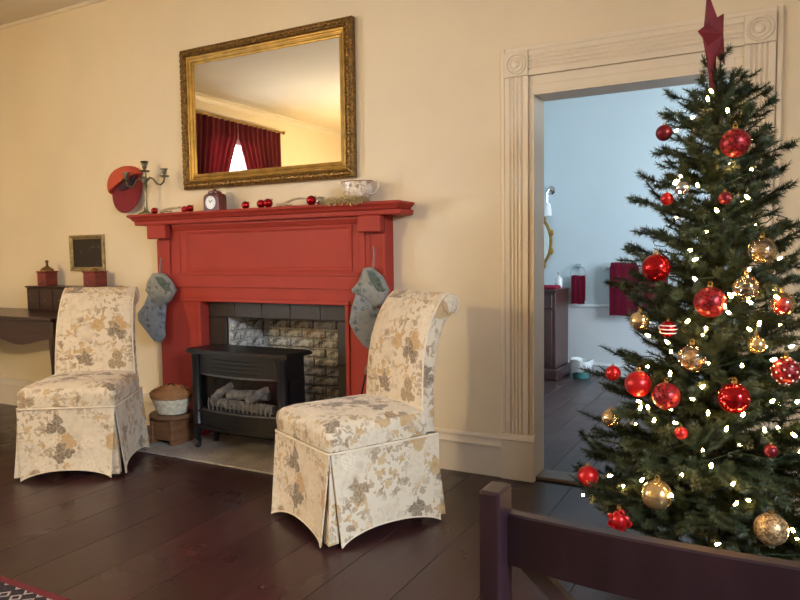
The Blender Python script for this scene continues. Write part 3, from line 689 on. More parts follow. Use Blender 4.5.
    for s in (-1, 1):
        obj('back_welt', tube(bmesh.new(), [(s*(HB*(1 - .10*max(0, (z - .45)/.6)) + .001), y + .008 if i < len(front) else y, z - (0 if i < len(front) else .004)) for i, (y, z) in enumerate(edge)], .0045, 6), welt_m, bo, local=True, smooth=True)
        bm = bmesh.new(); v0 = [(0, .0)]; lathe(bm, [(.046, 0), (.046, .004), (.040, .008), (0, .009)], (0, 0, 0), 20)
        for v in bm.verts: x_, y_, z_ = v.co; v.co = (s*((HB*.904) + z_ + .0005), .408 + x_, 1.014 + y_)
        uv_box(obj('scroll_cap', bm, floral_m, bo, local=True, smooth=True))
    return t
make_chair('cream floral skirted chair in front of the stove, its back toward the door', (-1.738, -.862, 0), math.radians(-27))
make_chair('cream floral skirted chair at the left in front of the dark desk', (-3.678, -.880, 0), math.radians(34.2))

# ================================================================== DESK GROUP
dk = thing('writing_desk', 'dark mahogany writing desk with scalloped apron and low drawer hutch', 'desk', (-5.14, -.27, 0))
dx0, dx1, dy0, dy1, dz = -6.0, -4.40, -.57, -.035, .85
obj('desk_top', B(dx0 - .02, dx1 + .02, dy0 - .02, dy1, dz - .024, dz, .006, 2), desk_m, dk)
def scallop(x0, x1, ztop, zlo, zhi, n=24): return [(x0, ztop), (x1, ztop)] + [(x1 + (x0 - x1)*i/n, zlo + (zhi - zlo)*(.5 - .5*math.cos(4*PI*i/n))*(1) if 0 else (zhi + (zlo - zhi)*(.5 - .5*math.cos(4*PI*i/n)))) for i in range(n + 1)]
bm = bmesh.new(); extrude_poly(bm, [(x, dy0 + .03, z) for x, z in scallop(dx0 + .06, dx1 - .06, dz - .0245, .64, .69)], (0, .02, 0)); obj('apron', bm, desk_m, dk)
for xa in (dx0 + .03, dx1 - .05): obj('side_apron', B(xa, xa + .02, dy0 + .061, dy1 - .041, .67, dz - .0245), desk_m, dk)
obj('back_apron', B(dx0 + .061, dx1 - .061, dy1 - .03, dy1 - .01, .66, dz - .0245), desk_m, dk)
for lx, sx in ((dx0 + .035, -1), (dx1 - .035, 1)):
    for ly, sy in ((dy0 + .035, -1), (dy1 - .03, 1)):
        bm = bmesh.new(); tube(bm, [(lx, ly, dz - .025), (lx + sx*.006, ly + sy*.004, .74), (lx + sx*.014, ly + sy*.008, .66), (lx + sx*.006, ly + sy*.004, .5), (lx - sx*.008, ly, .3), (lx - sx*.008, ly, .12), (lx + sx*.004, ly + sy*.004, .04), (lx + sx*.016, ly + sy*.008, .001)], [.028, .034, .034, .024, .018, .015, .016, .026], 10); obj('leg', bm, desk_m, dk, smooth=True)
hx0, hx1 = -5.225, -4.30
obj('hutch', B(hx0, -4.40, -.20, -.04, dz + .0005, 1.036, .004), desk_m, dk)
obj('hutch_top', B(hx0 - .01, hx1 + .01, -.21, -.038, 1.0365, 1.05, .004), desk_m, dk)
obj('hutch_end', B(-4.3995, hx1, -.20, -.04, dz + .0005, 1.036, .004), desk_m, dk)
for i in range(5):
    a = hx0 + .02 + i*.161; dr = obj('drawer', B(a, a + .151, -.212, -.2005, dz + .02, 1.02, .004), desk_m, dk)
    obj('knob', ball(bmesh.new(), (a + .0755, -.2185, (dz + 1.04)/2), .0065, 10, 6), gold_m, dr, smooth=True)
def red_box(nm, label, cx, w_, fin):
    b_ = thing(nm, label, 'box', (cx, -.125, 1.051), 0, 'red wooden boxes on the desk hutch'); cy = -.125; zb = 1.0505
    obj('body', B(cx - w_/2, cx + w_/2, cy - .055, cy + .055, zb, zb + .104, .004), rust_m, b_)
    obj('lid', B(cx - w_/2 - .006, cx + w_/2 + .006, cy - .061, cy + .061, zb + .1045, zb + .116, .003), rust_m, b_)
    dr = obj('drawer', B(cx - w_*.36, cx + w_*.36, cy - .0605, cy - .0555, zb + .012, zb + .05, .002), rust_m, b_); obj('knob', ball(bmesh.new(), (cx, cy - .0655, zb + .031), .0055, 8, 6), brass_m, dr, smooth=True)
    if fin:
        bm = bmesh.new(); lathe(bm, [(.05, 0), (.048, .012), (.03, .028), (.014, .036), (.008, .046), (.008, .062), (.013, .068), (.013, .078), (.006, .086), (0, .087)], (cx, cy, zb + .1165), 18); obj('hopper', bm, dgold_m, b_, smooth=True)
        obj('crank', tube(bmesh.new(), [(cx, cy, zb + .185), (cx + .02, cy - .01, zb + .176), (cx + .045, cy - .02, zb + .152)], .004, 6), iron_m, b_)
    else:
        bm = bmesh.new(); lathe(bm, [(.036, 0), (.034, .008), (.018, .018), (.007, .022), (.006, .03), (0, .032)], (cx, cy, zb + .1165), 18); obj('hopper', bm, dgold_m, b_, smooth=True)
red_box('coffee_mill', 'red wooden coffee mill with a tall brass finial on the desk hutch', -5.065, .10, True)
red_box('wooden_box', 'wide red wooden box with a low brass knob below the small painting', -4.50, .135, False)
# small painting
pc = thing('framed_painting', 'small dark painting in a worn gilt frame on the wall above the desk', 'painting', (-4.75, -.01, 1.165))
fm = M('worn_pale_gilt', srgb(150, 130, 92), .5, metal=.4, vary=.3, vs=30)
q0, q1, r0, r1 = -4.93, -4.53, 1.162, 1.446
for s_ in range(4): obj('frame', seg_frame(q0, q1, r0, r1, -.002, [(0, 0), (0, .016), (.01, .02), (.022, .012), (.032, .008), (.032, 0)], s_), fm, pc)
n = NT('dark_portrait_paint'); o_ = n.coord(); nz = n.noise(o_, 14, 5); vo = n.node('ShaderNodeTexVoronoi'); n.l.new(n.mapping(o_, (9, 9, 5)), vo.inputs['Vector'])
n.set(Base_Color=n.mix(n.step(nz, .55, .72), srgb(34, 26, 20), n.mix(n.step(vo.outputs['Distance'], .2, .5), srgb(104, 92, 66), srgb(46, 40, 26))), Roughness=.35)
obj('canvas', B(q0 + .0325, q1 - .0325, -.008, -.004, r0 + .0325, r1 - .0325), n.m, pc)

# ================================================================== HAT ON THE WALL
ht = thing('wall_hat', 'orange hat with a wide maroon brim hung on the wall left of the candelabra', 'hat', (-4.29, -.01, 1.62))
hat1 = M('orange_hat_felt', srgb(196, 82, 58), .85, vary=.06, vs=20); hat2 = M('maroon_hat_felt', srgb(124, 34, 44), .9, vary=.08, vs=14); hat3 = M('purple_hat_band', srgb(58, 28, 52), .8)
def disc_on_wall(prof, c, rx, rz, tilt_up, roll, n=36):
    """lathe turned to face the room (-Y), stretched, tipped and rolled"""
    bm = bmesh.new(); lathe(bm, prof, (0, 0, 0), n)
    mtx = Matrix.Translation(c) @ Matrix.Rotation(roll, 4, 'Y') @ Matrix.Rotation(tilt_up, 4, 'X') @ Matrix.Rotation(PI/2, 4, 'X') @ Matrix.Diagonal((rx, rz, 1, 1))
    bmesh.ops.transform(bm, matrix=mtx, verts=bm.verts); return bm
obj('brim', disc_on_wall([(.0, -.004), (.98, -.004), (1, 0), (.98, .006), (.75, .014), (.5, .018), (0, .020)], (-4.200, -.050, 1.762), .146, .172, math.radians(-6), math.radians(24)), hat2, ht, smooth=True)
bm = disc_on_wall([(1, 0), (1, .012), (.97, .045), (.86, .078), (.6, .098), (0, .106)], (-4.225, -.004, 1.800), .178, .146, 0, 0)
bmesh.ops.bisect_plane(bm, geom=bm.verts[:] + bm.edges[:] + bm.faces[:], plane_co=(-4.215, 0, 1.818), plane_no=Vector((.45, 0, -1)).normalized(), clear_outer=True)
bmesh.ops.holes_fill(bm, edges=[e for e in bm.edges if e.is_boundary])
obj('crown', bm, hat1, ht, smooth=True)
obj('hat_band', disc_on_wall([(1, 0), (1, .006), (.9, .008), (0, .009)], (-4.175, -.070, 1.812), .10, .040, math.radians(-6), math.radians(-25)), hat3, ht, smooth=True)

# ================================================================== MANTEL TOP THINGS
TZ = SZ + .001
cd = thing('candelabra', 'antique pewter candelabra with curved arms on the left end of the mantel', 'candelabra', (-3.935, -.12, TZ))
cx, cy = -3.935, -.12
bm = bmesh.new(); lathe(bm, [(.056, 0), (.056, .006), (.045, .014), (.024, .022), (.015, .034), (.013, .05)], (cx, cy, TZ), 20); obj('base', bm, brass_m, cd, smooth=True)
bm = bmesh.new(); lathe(bm, [(.012, .0505), (.010, .09), (.009, .15), (.011, .19), (.018, .205), (.012, .222), (.020, .24), (.022, .256), (.012, .27), (.012, .30)], (cx, cy, TZ), 16); obj('stem', bm, brass_m, cd, smooth=True)
def cup(x, y, z, nm='candle_cup'):
    bm = bmesh.new(); lathe(bm, [(.006, 0), (.030, .004), (.036, .012), (.034, .014), (.010, .010), (.009, .022), (.016, .032), (.017, .052), (.026, .058), (.026, .062), (.012, .062)], (x, y, z), 18); obj(nm, bm, brass_m, cd, smooth=True)
cup(cx, cy, TZ + .3005)
bm = bmesh.new(); lathe(bm, [(.016, .0), (.03, .012), (.027, .016), (.012, .018)], (cx, cy, TZ + .363), 18); obj('candle_cup_rim', bm, brass_m, cd, smooth=True)
for s in (-1, 1):
    bm = bmesh.new(); tube(bm, [(cx + s*.010, cy, TZ + .232), (cx + s*.05, cy, TZ + .262), (cx + s*.085, cy, TZ + .248), (cx + s*.12, cy, TZ + .212), (cx + s*.155, cy, TZ + .205), (cx + s*.182, cy, TZ + .222), (cx + s*.192, cy, TZ + .2515)], [.008, .007, .0065, .0065, .0065, .0065, .006], 8); obj('arm', bm, brass_m, cd, smooth=True)
    cup(cx + s*.192, cy, TZ + .252)
def bauble_mat(nm, col, rough=.12, metal=.75, glitter=0, gs=160):
    n = NT(nm); o = n.coord()
    if glitter:
        v = n.node('ShaderNodeTexVoronoi'); n.l.new(o, v.inputs['Vector']); v.inputs['Scale'].default_value = gs
        cs = n.node('ShaderNodeSeparateColor'); n.l.new(v.outputs['Color'], cs.inputs[0])
        c = n.mix(n.step(cs.outputs[0], .2, .95), tuple(x*.35 for x in col[:3]) + (1,), tuple(min(1, x*1.35 + .01) for x in col[:3]) + (1,)); n.set(Base_Color=c, Roughness=.35, Metallic=.5); n.bump(cs.outputs[1], .9, .003)
    else:
        c = n.mix(n.step(n.noise(o, 30, 3), .4, .7), col, tuple(x*.8 for x in col[:3]) + (1,)); n.set(Base_Color=c, Roughness=rough, Metallic=metal)
    return n.m
b_red = bauble_mat('shiny_red_bauble', srgb(172, 22, 28)); b_redm = bauble_mat('satin_red_bauble', srgb(176, 20, 26), .32, .35); b_redg = bauble_mat('red_glitter_bauble', srgb(150, 20, 30), glitter=1)
b_gold = bauble_mat('champagne_gold_bauble', srgb(206, 176, 124), .22, .8); b_goldg = bauble_mat('champagne_glitter_bauble', srgb(186, 158, 118), glitter=1, gs=220); b_goldm = bauble_mat('mirror_gold_bauble', srgb(226, 204, 160), .06, .95); b_silver = bauble_mat('silver_bauble', srgb(190, 190, 192), .15, .9); b_dark = bauble_mat('wine_red_bauble', srgb(110, 20, 34), .3, .4)
mb_spots = [(-3.845, .024, b_red, 'small red ball on the mantel right beside the candelabra base'), (-3.505, .026, b_red, 'red ball on the mantel just left of the clock, at its front'), (-3.555, .023, b_redm, 'red ball on the mantel left of the clock, touching the twig'),
    (-3.013, .026, b_red, 'single red ball on the mantel between the clock and a pair of balls'), (-2.885, .028, b_red, 'left ball of the touching pair of red balls mid-mantel'), (-2.826, .030, b_red, 'right ball of the touching pair of red balls mid-mantel'), (-2.490, .031, b_red, 'red ball on the mantel between a twig and the silver ball'), (-2.427, .026, b_silver, 'silver ball on the mantel left of the big floral teacup')]
for x, r, m, lab in mb_spots:
    t = thing('bauble', lab, 'ornament', (x, -.125, TZ), 0, 'balls along the mantel'); obj('sphere', ball(bmesh.new(), (x, -.125, TZ + r), r, 20, 12), m, t, smooth=True)
    obj('cap', tube(bmesh.new(), [(x + r*.55, -.125 + r*.5, TZ + r*1.68), (x + r*.68, -.125 + r*.62, TZ + r*1.86)], r*.2, 8), gold_m, t)
drift_m = M('bleached_driftwood', srgb(176, 158, 130), .8, vary=.25, vs=30, bump=.4, bs=60)
for pts, r, lab in (([(-3.79, -.12, TZ + .014), (-3.74, -.12, TZ + .026), (-3.67, -.118, TZ + .036), (-3.60, -.115, TZ + .040)], [.012, .011, .009, .006], 'pale bleached twig on the mantel between candelabra and clock'),
                    ([(-2.76, -.12, TZ + .012), (-2.70, -.12, TZ + .022), (-2.63, -.12, TZ + .046), (-2.58, -.118, TZ + .05), (-2.535, -.115, TZ + .045)], [.011, .010, .008, .007, .005], 'pale bleached twig on the mantel left of the silver ball')):
    tw = thing('twig', lab, 'twig', (pts[0][0], -.12, TZ), 0, 'twigs on the mantel'); obj('stem', tube(bmesh.new(), pts, r, 8), drift_m, tw, smooth=True)
    a = Vector(pts[1]); b = Vector(pts[2]); obj('side_shoot', tube(bmesh.new(), [a, a + Vector((.03, -.012, -.004)), a + Vector((.075, -.018, -.012))], [.008, .007, .004], 7), drift_m, tw, smooth=True)
    obj('side_shoot', tube(bmesh.new(), [a, a + Vector((-.01, .014, -.006)), a + Vector((.03, .03, -.012))], [.008, .006, .004], 7), drift_m, tw, smooth=True)
# clock
ck = thing('mantel_clock', 'small dark-red clock with a white face on the mantel under the mirror', 'clock', (-3.285, -.115, TZ))
cx, cy = -3.285, -.115; ckm = M('dark_red_clock_case', srgb(92, 34, 32), .3, vary=.2, vs=20)
bm = bmesh.new(); loft(bm, [[bm.verts.new((cx + x, cy + y, TZ + z)) for x, y in [(hw*c_, .034*d_*k_) for c_, d_ in ((-1, -.7), (-.8, -1), (.8, -1), (1, -.7), (1, .7), (.8, 1), (-.8, 1), (-1, .7))]] for z, hw, k_ in ((.0, .078, 1), (.01, .08, 1), (.09, .08, 1), (.108, .07, .95), (.116, .052, .8))]); obj('case', bm, ckm, ck)
bm = bmesh.new(); lathe(bm, [(.045, 0), (.045, .012), (.03, .018), (.012, .022), (.010, .03), (0, .033)], (cx, cy, TZ + .1165), 18); obj('finial', bm, ckm, ck, smooth=True)
bm = bmesh.new(); lathe(bm, [(.043, 0), (.043, .005), (0, .006)], (0, 0, 0), 24)
for v in bm.verts: x_, y_, z_ = v.co; v.co = (cx - .004 + x_, cy - .0345 - z_, TZ + .055 + y_)
fc = obj('face', bm, M('white_enamel', srgb(236, 238, 242), .25), ck)
for a, L in ((.9, .026), (-.6, .02)): obj('hand', tube(bmesh.new(), [(cx - .004, cy - .042, TZ + .055), (cx - .004 + L*math.sin(a), cy - .042, TZ + .055 + L*math.cos(a))], .0022, 5), iron_m, fc)
for i in range(12):
    a = i*PI/6; obj('hour_mark', B(cx - .0055 + .034*math.sin(a), cx - .0025 + .034*math.sin(a), cy - .0425, cy - .0408, TZ + .0535 + .034*math.cos(a), TZ + .0565 + .034*math.cos(a)), iron_m, fc)
# garland and teacup planter
gl = bmesh.new(); rg = random.Random(3)
for i in range(1700):
    u = rg.random(); cx = -2.375 + .33*u; a = rg.uniform(0, 2*PI); rr = .036*math.sqrt(rg.random())*(1 - .5*abs(2*u - 1)**3); c = Vector((cx, -.186 + rr*1.1*math.cos(a), TZ + .010 + .9*rr*math.sin(a)))
    d = Vector((rg.uniform(-1, 1), rg.uniform(-1, 1), rg.uniform(-.6, .6))).normalized()*rg.uniform(.008, .018); s = d.cross(Vector((0, 0, 1))).normalized()*.0022
    p = [c - d, c + s, c + d, c - s]
    for q in p:
        if q.y > -.206: q.z = max(q.z, TZ)
        elif q.z < TZ: q.y = min(q.y, -.214)
    gl.faces.new([gl.verts.new(q) for q in p])
n = NT('straw_tinsel'); n.set(Base_Color=n.ramp(n.noise(n.coord(), 70, 2), [(.3, srgb(160, 134, 80)), (.5, srgb(206, 184, 128)), (.7, srgb(232, 220, 180))]), Roughness=.5)
g_ = tag(obj('tinsel_garland', gl, n.m), 'straw-coloured tinsel garland laid on the mantel in front of the teacup', 'garland')
cp = thing('teacup_planter', 'oversized white floral teacup with brown rim on the right of the mantel', 'cup', (-2.185, -.075, TZ))
cx, cy = -2.18, -.088; cs_ = [(.045, 0), (.05, .003), (.05, .012), (.072, .028), (.092, .055), (.101, .09), (.106, .124), (.103, .125), (.097, .09), (.088, .055), (.066, .030), (0, .024)]
bm = bmesh.new(); lathe(bm, cs_, (cx, cy, TZ), 32, 1, .7); china = build_floral('floral_china', srgb(232, 222, 206), srgb(140, 104, 84), srgb(120, 74, 64), srgb(188, 140, 96), 4.5); china.node_tree.nodes['Principled BSDF'].inputs['Roughness'].default_value = .2
uv_box(obj('bowl', bm, china, cp, smooth=True, sharp=50))
rimm = M('brown_cup_rim', srgb(140, 86, 62), .3)
bm = bmesh.new(); tube(bm, [(cx + .105*math.cos(t), cy + .0735*math.sin(t), TZ + .1285) for t in [2*PI*i/32 for i in range(32)]], .0032, 6, closed=True); obj('rim', bm, rimm, cp, smooth=True)
bm = bmesh.new(); tube(bm, [(cx + .098, cy, TZ + .104), (cx + .125, cy, TZ + .119), (cx + .150, cy, TZ + .11), (cx + .153, cy, TZ + .09), (cx + .128, cy, TZ + .06), (cx + .092, cy, TZ + .052)], [.010, .009, .009, .009, .008, .008], 8); obj('handle', bm, china, cp, smooth=True)

# ================================================================== STOCKINGS
def stocking(label, leg, cuff, loop, y, lining):
    ys = y; L0 = on_y(*leg[0], ys); t = thing('christmas_stocking', label, 'stocking', (L0.x, y, L0.z), 0, 'stockings on the mantel')
    def puff(nm, pts, dep, m, y0):
        bm = bmesh.new(); P = [on_y(px, py, ys) for px, py in pts]; c = sum(P, Vector())/len(P); K = len(P)
        def ring(inset, yy):
            out = []
            for i, p in enumerate(P):
                a = (P[i] - P[i - 1]); b = (P[(i + 1) % K] - P[i]); na = Vector((-a.z, 0, a.x)).normalized(); nb = Vector((-b.z, 0, b.x)).normalized(); q = (na + nb).normalized()
                if q.dot(c - p) < 0 and False: q = -q
                out.append((p.x + q.x*inset*ORI, yy, p.z + q.z*inset*ORI))
            return [bm.verts.new(v) for v in out]
        area2 = sum(P[i - 1].x*P[i].z - P[i].x*P[i - 1].z for i in range(K)); ORI = 1 if area2 > 0 else -1
        rings = [ring(.012, y0), ring(.002, y0 - dep*.25), ring(0, y0 - dep*.5), ring(.004, y0 - dep*.8), ring(.014, y0 - dep)]
        loft(bm, rings); o = obj(nm, bm, m, t, smooth=True, sharp=70); return uv_box(o)
    puff('sock', leg, .036, stock_m, y); puff('cuff', cuff, .050, cuff_m, y + .004); puff('lining', lining, .012, line_m, y - .042)
    pts = [on_y(px, py, ys - .015) for px, py in loop]; obj('hanging_loop', tube(bmesh.new(), pts, .005, 6), cuff_m, t)
line_m = build_floral('dark_green_lining', srgb(82, 94, 90), srgb(56, 78, 64), srgb(48, 52, 66), srgb(100, 106, 108), 5)
stocking('blue-grey print stocking on the left side of the mantel above the basket', [(152, 291), (168, 303), (166.5, 322), (167, 336), (163, 342), (157, 341), (149, 331), (141, 321), (140, 313), (147, 304)], [(156, 273), (166, 273), (173, 280), (178, 290), (172, 301), (164, 307), (157, 300), (149, 291), (151, 281)], [(161, 258), (160, 266), (160, 276)], -.126, [(160, 276), (168, 277), (174, 284), (177, 291), (171, 291), (164, 284)])
stocking('blue-grey print stocking on the right side of the mantel, beside the chair back', [(360, 288), (374, 298), (382, 312), (378, 330), (371, 349), (365, 345), (357, 334), (351, 322), (354, 306)], [(366, 268), (374, 267), (384, 276), (391, 290), (384, 305), (377, 307), (364, 296), (355, 293), (354, 289), (361, 281)], [(373.5, 246), (374, 256), (373, 270)], -.126, [(371, 270), (377, 271), (384, 279), (389, 291), (382, 291), (374, 280)])

# ================================================================== RUG
rg_ = tag(obj('oriental_rug', B(-RUG_HX, RUG_HX, -RUG_HY, RUG_HY, .0005, .012, .003), rug_m), 'dark red and navy oriental rug at the bottom left corner', 'rug'); rg_.location = (-2.20 - RUG_HX + 1.2, -2.05 - RUG_HY, 0)

# ================================================================== FOREGROUND CHAIR
fc = thing('crossback_chair', 'dark cherry cross-back dining chair at the front right, its back toward the camera', 'chair', (-.077, -2.797, 0), math.radians(-.5))
def fb(nm, a, m=post_m, bev=.004, par=fc): return obj(nm, B(*a, bev, 2), m, par, local=True)
for s, x in ((-1, -.232), (1, .232)):
    fb('back_post', (x - .0145, x + .0145, -.024, .024, .0005, .948))
    bm = bmesh.new(); tube(bm, [(x*.95, .40, .44), (x*.95, .405, .001)], [.021, .015], 4); obj('front_leg', bm, post_m, fc, local=True)
def arc_rail(nm, z0, z1, th=.022, x0=-.217, x1=.217, bowd=.02, yoff=.004, par=fc):
    bm = bmesh.new(); N = 12; A = []
    for i in range(N + 1):
        u = i/N; x = x0 + (x1 - x0)*u; s = 2*u - 1; y = yoff - bowd*(1 - s*s); dz_ = .003*(1 - s*s)
        A.append([bm.verts.new(p) for p in ((x, y, z0), (x, y + th, z0), (x, y + th, z1 + dz_ - .002), (x, y + th - .003, z1 + dz_), (x, y + .003, z1 + dz_), (x, y, z1 + dz_ - .002))])
    loft(bm, A); return obj(nm, bm, post_m, par, local=True)
arc_rail('top_rail', .845, .913); arc_rail('lower_back_rail', .53, .565)
for s in (-1, 1):
    bm = bmesh.new(); A = []
    for i in range(9):
        u = i/8; x = s*(-.19 + .38*u); z = .844 - .278*u; y = .010 - .018*(1 - (2*u - 1)**2) + (.0 if s > 0 else .013)
        A.append([bm.verts.new(p) for p in ((x - .016, y, z), (x - .016, y + .012, z), (x + .016, y + .012, z), (x + .016, y, z))])
    loft(bm, A); obj('cross_brace', bm, post_m, fc, local=True)
bm = bmesh.new(); loft(bm, [rring(bm, .235 - i_, .026, .44 - i_, .03, z) for z, i_ in ((.441, .006), (.446, 0), (.462, 0), (.47, .012))]); obj('seat', bm, post_m, fc, local=True)
for a in ((-.212, .212, -.01, .01, .18, .20), (-.20, .20, .393, .411, .22, .24), (-.228, -.212, .03, .39, .20, .22), (.212, .228, .03, .39, .20, .22)): fb('stretcher', a, bev=.003)

# ================================================================== CEILING LAMP, CURTAINS (seen in the mirror or lighting the room)
cl_ = thing('ceiling_lamp', 'round warm globe lamp hanging from the ceiling', 'lamp', (-4.3, -4.55, ZC))
cx, cy = -4.3, -4.55
bm = bmesh.new(); lathe(bm, [(.07, -.001), (.065, -.02), (.02, -.035), (0, -.036)], (cx, cy, ZC), 20); obj('ceiling_rose', bm, brass_m, cl_, smooth=True)
obj('stem', tube(bmesh.new(), [(cx, cy, ZC - .036), (cx, cy, ZC - .93)], .010, 8), brass_m, cl_)
bm = bmesh.new(); lathe(bm, [(.03, -.925), (.055, -.945), (.06, -.96), (0, -.961)], (cx, cy, ZC), 20); obj('shade_holder', bm, brass_m, cl_, smooth=True)
obj('globe', ball(bmesh.new(), (cx, cy, ZC - 1.072), .12, 24, 14), globe_m, cl_, smooth=True)
rod = thing('curtain_rod', 'brass curtain rod above the west window', 'curtain rod', (XW + .08, -3.21, 2.97))
obj('pole', tube(bmesh.new(), [(XW + .10, -4.13, 2.97), (XW + .10, -2.29, 2.97)], .012, 10), gold_m, rod)
for y in (-4.15, -2.27): obj('finial', ball(bmesh.new(), (XW + .10, y, 2.97), .025, 14, 8), gold_m, rod, smooth=True)
for y in (-4.11, -2.31): obj('bracket', B(XW + .001, XW + .09, y - .008, y + .008, 2.955, 2.97), gold_m, rod)
def curtain(label, yo, yi, tie):
    """outer edge yo, inner edge yi at the heading; the inner edge is drawn back toward yo at the tie"""
    t = thing('curtain', label, 'curtain', (XW + .1, yo, .02), 0, 'red curtains of the west window'); bm = bmesh.new(); NU, NV = 60, 30; V = []
    for j in range(NV + 1):
        v = j/NV; z = 2.955 - 2.92*v
        k = min(1, max(0, v - .06)/.54); pull = (k**.95)*tie if v < .6 else tie*(1 - .35*(v - .6)/.4)
        ye = yi + (yo - yi)*pull; row = []
        for i in range(NU + 1):
            u = i/NU; y = yo + (ye - yo)*u; amp = .016 + .014*v
            xx = XW + .10 + amp*math.sin(u*2*PI*9 + .4*math.sin(v*3)) + .004*math.sin(u*40 + v*6)
            row.append(bm.verts.new((xx, y, z)))
        V.append(row)
    for j in range(NV):
        for i in range(NU): bm.faces.new((V[j][i], V[j][i + 1], V[j + 1][i + 1], V[j + 1][i]))
    r = bmesh.ops.solidify(bm, geom=bm.faces[:], thickness=.003); obj('cloth', bm, curtain_m, t, smooth=True, sharp=80)
    zt = 2.955 - 2.92*.6; a_, b_ = sorted((yo, yi + (yo - yi)*tie))
    obj('tieback', tube(bmesh.new(), [(XW + .10 + .05*math.cos(q), (a_ + b_)/2 + ((b_ - a_)/2 + .02)*math.sin(q), zt + .0) for q in [2*PI*i/24 for i in range(24)]], .012, 6, closed=True), curtain_m, t)
curtain('crimson curtain drawn to the right-hand side in the mirror reflection', -4.07, -3.215, .65)
curtain('crimson curtain drawn to the left-hand side in the mirror reflection', -2.35, -3.205, .65)

# ================================================================== BATHROOM THINGS
FZ0 = .0145
vn = thing('vanity_cabinet', 'dark walnut vanity cabinet against the bathroom wall', 'cabinet', (-2.06, 3.2, FZ0))
vx0, vx1, vy0, vy1, vz = -2.34, -1.815, 2.94, 3.42, .905
obj('base_plinth', B(vx0 - .02, vx1 + .03, vy0 - .03, vy1, FZ0 + .0005, .13, .012), vanity_m, vn)
obj('body', B(vx0, vx1, vy0, vy1, .1305, vz - .03, .004), vanity_m, vn)
obj('cabinet_top', B(vx0 - .025, vx1 + .012, vy0 - .03, vy1, vz - .0295, vz, .006, 2), vanity_m, vn)
for a, b in ((vx0 + .03, -2.075), (-2.055, vx1 - .03)):
    d_ = obj('cabinet_door', B(a, b, vy0 - .015, vy0 - .0005, .17, .70, .006), vanity_m, vn); obj('knob', ball(bmesh.new(), ((a + b)/2, vy0 - .0245, .45), .010, 10, 6), brass_m, d_, smooth=True)
d_ = obj('drawer', B(vx0 + .03, vx1 - .03, vy0 - .015, vy0 - .0005, .72, .855, .006), vanity_m, vn); obj('knob', ball(bmesh.new(), (-2.065, vy0 - .0245, .79), .010, 10, 6), brass_m, d_, smooth=True)
tag(obj('folded_cloth', B(-2.06, -1.83, 2.99, 3.2, vz + .0005, vz + .035, .012, 2), towel_m), 'folded red cloth on top of the bathroom vanity', 'cloth')
sp_ = thing('soap_dispenser', 'small white soap dispenser at the back of the vanity', 'dispenser', (-1.88, 3.3, vz)); bm = bmesh.new(); lathe(bm, [(.03, .001), (.034, .01), (.034, .09), (.02, .11), (.01, .115), (.01, .13)], (-1.88, 3.3, vz), 16); obj('bottle', bm, frost_m, sp_, smooth=True)
obj('pump', tube(bmesh.new(), [(-1.88, 3.3, vz + .131), (-1.88, 3.3, vz + .16), (-1.88, 3.26, vz + .155)], .006, 8), silver_m, sp_)
# ornate mirror over the vanity (its right edge shows), sconce
vm = thing('vanity_mirror', 'ornate gold-framed oval mirror above the vanity', 'mirror', (-2.22, BY, 1.5))
P0 = on_y(551, 240, BY - .03); mcx, mcz = P0.x - .21, P0.z - .02
obj('glass', disc_on_wall([(1, 0), (1, .008), (0, .009)], (mcx, BY - .002, mcz), .20, .28, 0, 0), mirror_m, vm)
bm = bmesh.new(); tube(bm, [(mcx + .205*math.cos(t), BY - .02, mcz + .285*math.sin(t)) for t in [2*PI*i/40 for i in range(40)]], .016, 8, closed=True); obj('oval_frame', bm, gold_m, vm, smooth=True)
for i in range(10):
    t = 2*PI*i/10 + .31; c = Vector((mcx + .225*math.cos(t), BY - .03, mcz + .305*math.sin(t))); bm = bmesh.new(); ball(bm, c, .022, 8, 6, 1.6); obj('carved_leaf', bm, gold_m, vm, smooth=True)
sc_ = thing('wall_sconce', 'chrome wall sconce with a white glass shade beside the vanity mirror', 'sconce', (-2.0, BY, 1.8))
c = on_y(549, 190, BY - .08); c2 = on_y(547, 209, BY - .10)
obj('back_plate', disc_on_wall([(1, 0), (1, .012), (.7, .022), (0, .024)], (c.x, BY - .001, c.z), .045, .045, 0, 0), silver_m, sc_, smooth=True)
obj('arm', tube(bmesh.new(), [(c.x, BY - .024, c.z), (c.x, BY - .09, c.z + .01), (c2.x, BY - .10, c.z - .03), (c2.x, BY - .10, c2.z + .065)], .009, 8), silver_m, sc_)
bm = bmesh.new(); lathe(bm, [(.018, .066), (.034, .05), (.044, .0), (.05, -.07), (.044, -.072), (.036, 0), (.012, .05)], (c2.x, BY - .10, c2.z), 18); obj('shade', bm, frost_m, sc_, smooth=True)
